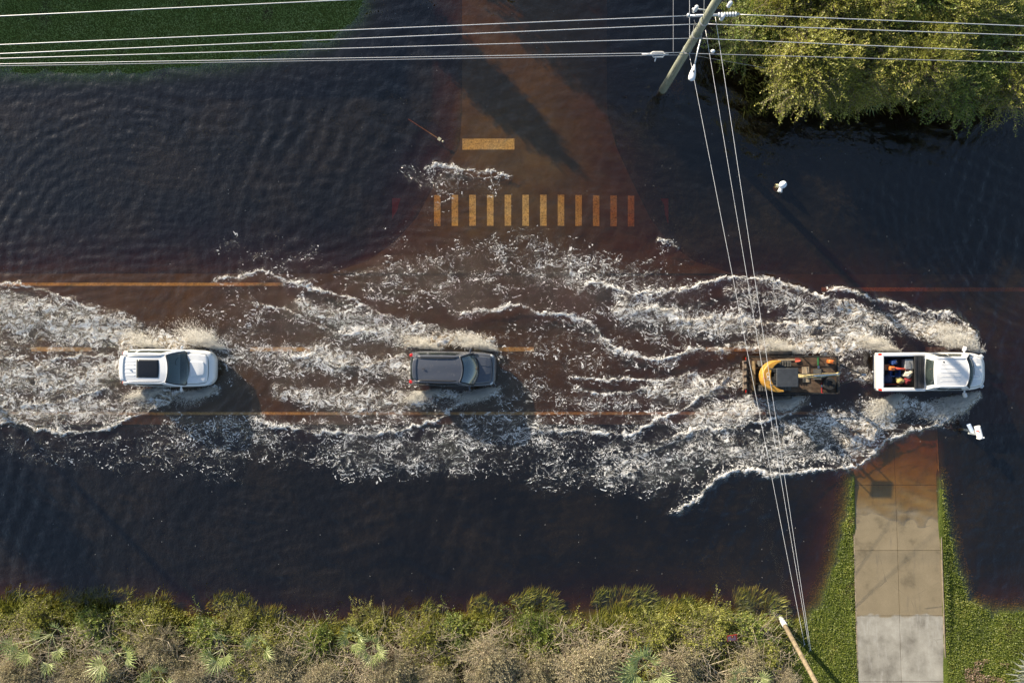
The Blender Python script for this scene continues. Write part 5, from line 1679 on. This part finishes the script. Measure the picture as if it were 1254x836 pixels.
def bushy(name, label, cat, grp, leafm, twigm, seed, rx, ry, h, ntw, m, ll, lw, tl=(.35, .8), tint0=.5, lean=(0, 0), lumps=8, droop=.25, trunk=True, fill=.50, nlimb=7, trunk_r=.07, rim=0, gap=-.12):
    """shrub or tree at the origin: trunk with limbs, crown of leafy twigs with an uneven outline"""
    r = np.random.default_rng(seed)
    root = empty(name, (0, 0, 0))
    tag(root, label, cat, grp)
    # lumps of the crown
    lc = []
    for k in range(lumps):
        a = 2 * PI * k / lumps + r.uniform(-.4, .4); q = r.uniform(.25, .72)
        lc.append((rx * q * math.cos(a), ry * q * math.sin(a), h * r.uniform(.45, .78), r.uniform(.36, .58)))
    lc.append((0, 0, h * .7, .55)); lc = np.array(lc)
    w = lc[:, 3] ** 2; pick = r.choice(len(lc), ntw, p=w / w.sum())
    dirs = unit(r.normal(0, 1, (ntw, 3)) + np.array([0, 0, .55]))
    rad = (fill + (1 - fill) * r.random(ntw)) ** .8
    size = lc[pick, 3]
    C = lc[pick, :3] + dirs * (rad * size)[:, None] * np.array([rx, ry, h * .62])
    C[:, 2] = np.maximum(C[:, 2], .08)
    D = unit(dirs + r.normal(0, .45, (ntw, 3)) + np.array([lean[0], lean[1], .1]))
    L = r.uniform(tl[0], tl[1], ntw)
    keep = fbm(C[:, 0] * 1.1 + seed, C[:, 1] * 1.1, 600 + seed, 2) + .55 * r.random(ntw) > gap
    C, D, L = C[keep], D[keep], L[keep]
    if rim:                                     # long feathery branches reaching out of the outline
        ra = r.uniform(0, 2 * PI, rim); k0 = r.integers(0, len(lc), rim)
        rd = unit(np.stack([np.cos(ra), np.sin(ra), r.uniform(-.15, .45, rim)], 1))
        rc = lc[k0, :3] + rd * (lc[k0, 3] * .75)[:, None] * np.array([rx, ry, h * .5])
        for q in range(5):                      # side twigs along each
            sd_ = unit(rd + r.normal(0, .42, (rim, 3)))
            C = np.concatenate([C, rc + rd * (.28 * q)]); D = np.concatenate([D, sd_]); L = np.concatenate([L, r.uniform(.35, .75, rim)])
        C[:, 2] = np.maximum(C[:, 2], .1)
    v, kt = sprays_of_leaves(C, D, L, m, ll, lw, droop, r)
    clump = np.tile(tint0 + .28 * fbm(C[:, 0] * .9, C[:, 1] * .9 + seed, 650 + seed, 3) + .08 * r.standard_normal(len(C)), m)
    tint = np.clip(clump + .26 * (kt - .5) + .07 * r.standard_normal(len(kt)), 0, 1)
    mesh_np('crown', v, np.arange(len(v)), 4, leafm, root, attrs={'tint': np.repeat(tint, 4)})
    tv, tf = twig_mesh(C - D * (L * .35)[:, None], D, L * 1.25, droop * .8, .008 + .004 * (h > 2), 3)
    mesh_np('twigs', tv, tf, 4, twigm, root)
    if trunk:
        tk_ = MB()
        tk_.tube([(0, 0, -.5), (.04, .02, h * .22), (.0, .06, h * .42)], [trunk_r, trunk_r * .8, trunk_r * .6], 8)
        for k in range(min(nlimb, len(lc))):
            e = Vector(lc[k, :3])
            s0 = Vector((.02, .03, h * r.uniform(.15, .38)))
            mid = s0.lerp(e, .5) + Vector((r.normal(0, .1 * rx), r.normal(0, .1 * ry), .08 * h))
            tk_.tube([s0, mid, e], [trunk_r * .6, trunk_r * .38, trunk_r * .15], 6)
        tk_.build('trunk', M_BARK, root, smooth=True)
    return root


def gz_at(x, y): return float(ground_z(np.array([float(x)]), np.array([float(y)]))[0])


def put(root, px, py, z, rz=0.0, sc=1.0, label=None):
    q = W(px, py, z)
    root.location = (q.x, q.y, gz_at(q.x, q.y))
    root.rotation_euler = (0, 0, rz)
    root.scale = (sc, sc, sc * 1.0)
    if label: root['label'] = label
    return root


# --- trees on the north-east bank
TG = 'trees on the flooded bank'
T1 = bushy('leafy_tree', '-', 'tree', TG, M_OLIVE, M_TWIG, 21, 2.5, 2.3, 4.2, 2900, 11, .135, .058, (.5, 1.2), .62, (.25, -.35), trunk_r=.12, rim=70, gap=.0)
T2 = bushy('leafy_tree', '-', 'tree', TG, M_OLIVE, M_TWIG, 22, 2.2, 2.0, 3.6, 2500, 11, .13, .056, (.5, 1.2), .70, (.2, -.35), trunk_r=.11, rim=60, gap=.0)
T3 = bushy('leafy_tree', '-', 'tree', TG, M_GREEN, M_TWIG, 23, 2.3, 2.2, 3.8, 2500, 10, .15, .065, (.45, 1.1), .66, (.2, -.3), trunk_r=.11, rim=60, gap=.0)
put(T3, 934, 30, 2.0, .3, .82, 'dark green tree at the left end of the bank next to the pole')
put(T1, 998, 74, 2.4, 0, 1.0, 'olive tree spilling over the water below the wires, left of centre of the bank')
put(T2, 1060, 79, 2.2, 1.2, 1.0, 'yellowish tree in the middle of the flooded bank at the water edge')
for proto, px, py, z, rz, sc, lab in (
        (T1, 1120, 72, 2.2, 2.1, .95, 'olive tree right of the yellowish tree at the water edge'),
        (T3, 1180, 84, 2.0, .9, .92, 'green tree at the water edge towards the right end of the bank'),
        (T2, 1244, 86, 2.0, 3.4, .95, 'olive tree at the right edge of the picture on the bank'),
        (T1, 970, -8, 2.6, 4.0, .9, 'olive tree behind the dark green one at the top of the picture'),
        (T2, 1030, 2, 2.6, 5.0, 1.0, 'yellowish tree at the top edge behind the two bank trees'),
        (T3, 1096, 4, 2.4, 2.5, 1.0, 'green tree at the top edge behind the middle of the bank'),
        (T1, 1160, 12, 2.2, 1.1, .9, 'olive tree at the top edge left of the bare soil'),
        (T3, 1215, 30, 1.6, 2.9, .62, 'small green tree in front of the bare orange soil')):
    put(copy_tree(proto), px, py, z, rz, sc, lab)

# --- trees out of the picture whose shade falls into it
SH = bushy('shade_tree', 'slender dense tree north of the side street', 'tree', None, M_GREEN, M_TWIG, 31, .95, .95, 5.0, 1500, 7, .2, .1, (.35, .6), .4, trunk_r=.12)
SH.location = (-10.4, 22.6, .2)
SH2 = bushy('shade_tree', 'tall round tree north of the side street beside the slender one', 'tree', None, M_GREEN, M_TWIG, 32, 1.9, 1.9, 7.4, 3200, 7, .22, .11, (.4, .8), .4, trunk_r=.16)
SH2.location = (-7.3, 27.0, .3)
for x, y, z, sx, lab in ((-3.9, 29.0, .3, 1.25, 'broad tree farther up the side street, behind the tall round one'), (-39.8, 4.9, .1, .95, 'tall tree on the road verge left of the picture'),
                         (1.4, 30.0, .3, 1.2, 'tree up the side street nearest the flooded bank')):
    o = copy_tree(SH2); o.location = (x, y, z); o.scale = (sx, sx, 1.05); o['label'] = lab; o.rotation_euler.z = x

# --- shrubs along the south bank
DG = 'dry shrubs on the near bank'
S1 = bushy('dry_shrub', '-', 'shrub', DG, M_TAN, M_DEAD, 41, 1.45, 1.2, 1.1, 1700, 8, .075, .030, (.28, .6), .55, trunk=True, trunk_r=.035, droop=.1)
S2 = bushy('dry_shrub', '-', 'shrub', DG, M_TAN, M_DEAD, 42, 1.6, 1.1, .9, 1500, 7, .085, .034, (.28, .62), .38, trunk=True, trunk_r=.035, droop=.1)
G1 = bushy('green_shrub', '-', 'shrub', 'green shrubs on the near bank', M_OLIVE, M_TWIG, 43, 1.5, 1.1, .75, 800, 8, .11, .05, (.3, .8), .6, trunk_r=.035, rim=24, gap=.08)
G2_ = bushy('green_shrub', '-', 'shrub', 'green shrubs on the near bank', M_GREEN, M_TWIG, 44, 1.2, .9, .65, 560, 8, .13, .06, (.25, .7), .6, trunk_r=.03, rim=22, gap=.08)
first = {}
spots = [
    (S1, 600, 806, 1.1, 'pale round dry shrub, largest below the grey car on the near bank'), (S1, 716, 812, 1.25, 'wide pale dry shrub left of the big palmetto'),
    (S2, 655, 822, 1.0, 'low brown dry shrub between the two pale ones'), (S1, 30, 822, .9, 'greyish dry shrub in the bottom left corner'),
    (S2, 110, 826, .95, 'brown dry shrub at the bottom edge right of the broken palm'), (S2, 205, 795, .9, 'brown dry shrub with bare stems right of the broken palm'),
    (S1, 240, 822, .8, 'small grey dry shrub at the bottom edge left of the fan palms'), (S2, 345, 818, .95, 'tan dry shrub right of the two small fan palms'),
    (S1, 395, 828, .8, 'grey dry shrub at the bottom edge left of the palmetto pair'), (S2, 480, 822, 1.05, 'brown dry shrub below the palmetto pair'),
    (S1, 535, 830, .8, 'small tan dry shrub at the bottom edge, left of the largest pale shrub'), (S2, 830, 815, 1.0, 'tangled brown dry shrub right of the big palmetto'),
    (S2, 905, 825, .85, 'flat brown dry shrub below the red sign'), (S1, 960, 832, .6, 'small dry shrub left of the leaning pole'),
    (G1, 40, 764, .9, 'olive shrub at the water edge above the broken palm'), (G2_, 120, 770, .9, 'bright green shrub right of the broken palm crown'),
    (G1, 180, 768, .85, 'olive shrub at the water edge right of the upright frond'), (G2_, 255, 785, .9, 'green shrub just left of the small fan palms'),
    (G1, 320, 800, .9, 'olive shrub below the small fan palms'), (G2_, 385, 790, .8, 'green shrub left of the palmetto pair'),
    (G1, 520, 785, .95, 'olive shrub right of the palmetto pair'), (G2_, 660, 775, .95, 'green shrub behind the two pale dry shrubs'),
    (G2_, 560, 775, .75, 'small green shrub at the water edge behind the largest pale shrub'), (G1, 800, 775, .8, 'olive shrub at the water edge behind the big palmetto'),
    (G1, 868, 770, .95, 'olive shrub just left of the red sign'), (G2_, 925, 775, .8, 'green shrub between the red sign and the leaning pole'),
    (G2_, 850, 800, .7, 'low green shrub in the brown brush below the red sign'), (G1, 935, 805, .75, 'olive shrub by the foot of the leaning pole'),
    (G1, 290, 765, .6, 'little olive shrub at the water edge behind the fan palms'), (G1, 450, 765, .6, 'little olive shrub at the water edge behind the palmetto pair'),
]
rs = random.Random(12)
for proto, px, py, sc, lab in spots:
    o = proto if proto.name not in first else copy_tree(proto)
    first[proto.name] = 1
    put(o, px, py, .5, rs.uniform(0, 6.28), sc, lab)

# --- palmettos
def frond_mb(r, stem, fan, n=15, spread=R(205), cup=.25, fold=.018):
    """one fan leaf pointing along +x: stalk then a fan of folded blades"""
    m_ = MB()
    m_.tube([(0, 0, 0), (stem * .5, 0, .12 * stem), (stem, 0, .10 * stem)], [.016, .013, .009], 5)
    o_ = Vector((stem, 0, .10 * stem))
    tint = [.75] * len(m_.v)
    for k in range(n):
        a = spread * (k / (n - 1) - .5)
        d = Vector((math.cos(a), math.sin(a), cup * math.cos(a * .6) + r.uniform(-.08, .08)))
        l = 1.3 * fan * (.66 + .34 * math.cos(a)) * r.uniform(.9, 1.08)
        s_ = Vector((-math.sin(a), math.cos(a), 0))
        w = fan * .045
        mid = o_ + d * l * .55
        tip = o_ + d * l + Vector((0, 0, -.16 * l))
        up = Vector((0, 0, fold))
        b0 = len(m_.v)
        m_.add([o_, mid - s_ * w + up, tip, mid, mid + s_ * w + up], [(0, 1, 2, 3), (0, 3, 2, 4)])
        tint += [min(1, max(0, .45 + r.gauss(0, .18)))] * (len(m_.v) - b0)
    return m_, tint


def palmetto(label, px, py, fr, seed, z=.6, mm=None, grp='palmettos on the near bank', name='palmetto_palm'):
    """fr: list of (direction deg in the picture, stalk, fan radius, pitch deg)"""
    r = random.Random(seed)
    q = W(px, py, z)
    root = empty(name, (q.x, q.y, gz_at(q.x, q.y)))
    tag(root, label, 'palm', grp)
    MB().tube([(0, 0, -.15), (.03, .02, .12), (.02, .03, .30)], [.10, .11, .05], 9).build('stump', mat('palm_fibre', (.20, .14, .08), .95, var=.4, vscale=12), root)
    for deg, st, fn, pit in fr:
        m_, tint = frond_mb(r, st * 1.1, fn * 1.25)
        o = m_.build('frond', mm or M_FAN, root)
        a = o.data.attributes.new('tint', 'FLOAT', 'POINT'); a.data.foreach_set('value', np.array(tint, np.float32))
        o.location = (0, 0, .85)
        o.rotation_euler = (r.uniform(-.3, .3), -R(pit), R(deg))
    return root


palmetto('broken palmetto with long stalks splayed over the bank at far left', 70, 772, [(42, .95, .42, 30), (188, 1.6, .55, 12), (205, 1.5, .5, 5), (225, 1.2, .45, 12), (268, 1.3, .5, 2), (300, .8, .4, 10), (165, .5, .35, 25)], 1)
palmetto('palmetto with pale arching fronds left of the small fan palms', 150, 795, [(20, .7, .5, 20), (215, .7, .55, 18), (235, .9, .5, 8), (350, .6, .5, 15), (130, .4, .4, 30)], 2)
palmetto('small fan palm holding one upright fan near the water edge', 276, 790, [(82, .75, .40, 25), (250, .55, .5, 15), (205, .5, .45, 15), (300, .4, .4, 20)], 3)
palmetto('small fan palm with two round fans, right of the upright fan', 318, 783, [(140, .35, .36, 35), (175, .30, .34, 30), (325, .6, .45, 15), (40, .4, .36, 30)], 4)
palmetto('left one of the palmetto pair in front of the brown shrub', 434, 776, [(110, .4, .4, 30), (60, .35, .42, 35), (190, .35, .4, 30), (300, .4, .42, 22), (0, .35, .36, 30)], 5)
palmetto('right one of the palmetto pair in front of the brown shrub', 458, 786, [(90, .42, .42, 30), (200, .4, .4, 28), (330, .42, .42, 22), (265, .45, .45, 15), (30, .3, .36, 35)], 6)
palmetto('big pale green palmetto with broad fans in the middle of the brush', 788, 808, [(118, .75, .72, 28), (150, .55, .62, 24), (195, .75, .78, 14), (215, .6, .7, 10), (280, .7, .7, 6), (330, .8, .6, 12), (70, .5, .55, 32)], 7)
palmetto('glossy green palmetto below the red sign', 905, 822, [(200, .45, .5, 20), (120, .5, .45, 25), (10, .8, .4, 15), (320, .5, .5, 15), (250, .4, .5, 12)], 8)
palmetto('small palmetto among the dry stems at bottom left', 205, 822, [(80, .6, .4, 30), (250, .4, .45, 15), (170, .5, .4, 20), (330, .45, .4, 18)], 9)
palmetto('palmetto half hidden under the bank trees at the water edge', 1065, 108, [(240, .5, .5, 15), (285, .55, .55, 10), (320, .5, .5, 12)], 10, 1.0, None, 'palmettos on the far bank')
palmetto('bleached palm top lying on the lawn at the right edge', 1258, 812, [(150, .75, .85, 14), (175, .7, .9, 10), (200, .75, .8, 8), (225, .7, .7, 6), (125, .6, .6, 16), (100, .5, .6, 20)], 11, .25, M_PALE, None, 'fallen_palm_top')

# --- fallen branches
r = random.Random(77)
for px, py, ang, l, lab in ((190, 778, -35, 2.2, 'forked bare branch pointing at the water right of the broken palm'), (455, 815, 60, 1.8, 'grey forked branch below the palmetto pair'),
                            (690, 778, 125, 1.6, 'reddish bare branch leaning out of the pale shrub'), (120, 818, 70, 1.9, 'tall pale stem beside the bottom left palmetto'),
                            (845, 800, -25, 3.2, 'long bleached branch lying in the brown brush'), (880, 818, -12, 3.0, 'second long branch lying at the bottom of the brown brush'),
                            (215, 812, 40, 1.5, 'crooked branch left of the small fan palms'), (1075, 92, 250, 2.0, 'bare broken branch hanging over the water from the bank trees')):
    q = W(px, py, .9 if py > 400 else 2.6)
    b_ = MB()
    d = Vector((math.cos(R(ang)), math.sin(R(ang)), .12))
    sd_ = Vector((-d.y, d.x, .2))
    pth = [d * (l * (i / 6 - .5)) + sd_ * (.10 * l * math.sin(i * 1.3 + px)) for i in range(7)]
    b_.tube(pth, [.028 * (1 - i / 8) for i in range(7)], 6)
    for k in range(5):
        i = r.randint(1, 5); s_ = r.choice((-1, 1))
        e = pth[i] + (d * r.uniform(.15, .35) + sd_ * s_ * r.uniform(.15, .35)) * l
        b_.tube([pth[i], pth[i].lerp(e, .5) + Vector((0, 0, .05)), e], [.016, .011, .004], 5)
    o = b_.build('fallen_branch', M_DEAD, None, smooth=True)
    o.location = q
    tag(o, lab, 'branch', 'bare branches in the brush')

# --- grasses and ground cover
def blades(name, X, Y, Z, D, L, Wd, tint, m, label, cat='grass'):
    n = len(X)
    P = np.stack([X, Y, Z], 1)
    r_ = np.random.default_rng(n)
    v = rhombs(P, D, unit(np.array([0, 0, .6]) + np.array(SUN_TO)[None] * .7 + r_.normal(0, .5, (n, 3))), L, Wd)
    o = mesh_np(name, v, np.arange(len(v)), 4, m, attrs={'tint': np.repeat(np.clip(tint, 0, 1), 4)})
    return tag(o, label, cat, None, 'stuff')


def scatter(n, x0, x1, y0, y1, r_):
    return r_.uniform(x0, x1, n), r_.uniform(y0, y1, n)


r_ = np.random.default_rng(90)
# lawn beside the driveway
X, Y = scatter(150000, 13.5, 30, -21, -6.6, r_)
Z = ground_z(X, Y)
k = (Z > -.30) & ~((X > DW_X0 - .10) & (X < DW_X1 + .10))
k &= ~((X < 15.2 + 1.2 * fbm(Y * .5, Y * .2, 5)) & (Y < -15.8) & (r_.random(len(X)) < .6))
tn = .5 + .22 * fbm(X * .7, Y * .7, 700, 3)
X, Y, Z, tn = X[k], Y[k], Z[k], tn[k]
n = len(X)
D = unit(np.stack([r_.normal(0, .6, n), r_.normal(0, .6, n), r_.uniform(.5, 1.2, n)], 1))
blades('lawn_grass', X, Y, Z - .01, D, r_.uniform(.05, .13, n), r_.uniform(.02, .045, n), tn + .16 * r_.standard_normal(n), M_LAWN, 'sunlit lawn grass on both sides of the concrete driveway')
# lawn north-west
X, Y = scatter(90000, -30, -6.5, 13.6, 19.5, r_)
Z = ground_z(X, Y); k = Z > -.12
X, Y, Z = X[k], Y[k], Z[k]; n = len(X)
D = unit(np.stack([r_.normal(0, .8, n), r_.normal(0, .8, n), r_.uniform(.1, .6, n)], 1))
blades('lawn_grass', X, Y, Z - .01, D, r_.uniform(.05, .12, n), r_.uniform(.02, .04, n), .62 + .25 * fbm(X * .6, Y * .6, 710, 3) + .14 * r_.standard_normal(n), leaf_mat('shade_lifted_lawn_blades', [(0, (.16, .24, .07)), (.5, (.32, .45, .13)), (1, (.50, .58, .26))]), 'shaded lawn grass in the top left corner')  # blade colours lightened to make up for the house's shade
# drowned grass leaning out from the near bank
X, Y = scatter(90000, -28, 15, -15.6, -13.2, r_)
Z = ground_z(X, Y)
k = (Z > -.62) & (Z < .12) & (fbm(X * .45, Y * .8, 720, 4) + .45 * r_.random(len(X)) > .05) & (Z > -.36 + .55 * fbm(X * .5, Y * .2, 725, 3))
X, Y, Z = X[k], Y[k], Z[k]; n = len(X)
fl_ = fbm(X * .45, Y * .45, 730, 2)
D = unit(np.stack([.55 + .8 * fl_ + r_.normal(0, .3, n), .8 - .5 * fl_ + r_.normal(0, .3, n), r_.uniform(.1, .45, n)], 1))
blades('shore_grass', X, Y, np.maximum(Z, -.16), D, r_.uniform(.22, .75, n), r_.uniform(.02, .045, n), .48 + .3 * fbm(X * .8, Y * .8, 740, 3) + .16 * r_.standard_normal(n), M_SHORE, 'drowned yellow green grass fringing the near bank')
# weeds and vines over the bank
X, Y = scatter(17000, -28, 14.2, -20.5, -14.0, r_)
Z = ground_z(X, Y)
k = (Z > -.2) & (fbm(X * .6, Y * .6, 750, 3) + .5 * r_.random(len(X)) > .2) & (X < 13.2 + .8 * r_.standard_normal(len(X)))
X, Y, Z = X[k], Y[k], Z[k]; n = len(X)
D = unit(np.stack([r_.normal(0, 1, n), r_.normal(0, 1, n), r_.uniform(.1, .8, n)], 1))
C = np.stack([X, Y, Z + r_.uniform(.05, .35, n)], 1)
v, kt = sprays_of_leaves(C, D, r_.uniform(.25, .7, n), 8, .10, .045, .3, r_)
tn = np.tile(.45 + .35 * fbm(X * .5, Y * .5, 760, 3), 8) + .14 * r_.standard_normal(len(kt))
o = mesh_np('undergrowth', v, np.arange(len(v)), 4, M_OLIVE, attrs={'tint': np.repeat(np.clip(tn, 0, 1), 4)})
tag(o, 'tangled weeds and vines covering the near bank between the shrubs', 'weeds', None, 'stuff')
# dead stems
X, Y = scatter(17000, -28, 14.8, -20.5, -14.6, r_)
k = (fbm(X * .5, Y * .5, 770, 3) + .7 * r_.random(len(X)) > .2) & (X < 14 + .6 * r_.standard_normal(len(X)))
X, Y = X[k], Y[k]; n = len(X)
Z = ground_z(X, Y) + r_.uniform(.05, .8, n)
D = unit(np.stack([r_.normal(0, 1, n), r_.normal(0, 1, n), r_.uniform(-.1, .6, n)], 1))
v, f = twig_mesh(np.stack([X, Y, Z], 1), D, r_.uniform(.3, 1.3, n), .15, .010, 3)
o = mesh_np('dead_stems', v, f, 4, M_DEAD)
tag(o, 'dry grey stems and twigs strewn through the near bank brush', 'twigs', None, 'stuff')
# reeds under the far bank trees
X, Y = scatter(5200, 12.0, 29, 12.0, 14.6, r_)
k = (fbm(X * .5, Y * .9, 780, 3) + .6 * r_.random(len(X)) > .35)
X, Y = X[k], Y[k]; n = len(X)
D = unit(np.stack([r_.normal(.1, .4, n), r_.normal(-.6, .4, n), r_.uniform(.3, .9, n)], 1))
blades('reeds', X, Y, np.full(n, -.08), D, r_.uniform(.3, .9, n), r_.uniform(.02, .04, n), .45 + .2 * r_.standard_normal(n), M_SHORE, 'reeds hanging over the water under the far bank trees')
# leaf litter on the lawn right of the driveway
X, Y = scatter(2600, 23.3, 25.6, -18.5, -16.4, r_)
k = (fbm(X * .9, Y * 1.2, 790, 3) + .35 * r_.random(len(X)) > .28); X, Y = X[k], Y[k]; n = len(X)
D = unit(np.stack([r_.normal(0, 1, n), r_.normal(0, 1, n), r_.uniform(0, .4, n)], 1))
blades('leaf_litter', X, Y, ground_z(X, Y) + .04, D, r_.uniform(.06, .16, n), r_.uniform(.03, .06, n), .5 + .25 * r_.standard_normal(n), leaf_mat('brown_litter', [(0, (.10, .06, .035)), (.5, (.24, .16, .10)), (1, (.42, .32, .24))]), 'brown leaf litter on the lawn right of the driveway', 'litter')
# weed tuft at the pole
wt = bushy('weed_tuft', 'yellow green weed tuft beside the foot of the standing pole', 'weed', None, M_SHORE, M_TWIG, 61, .40, .36, .55, 90, 7, .10, .05, (.2, .35), .75, trunk=False, lumps=4)
put(wt, 832, 103, .3)
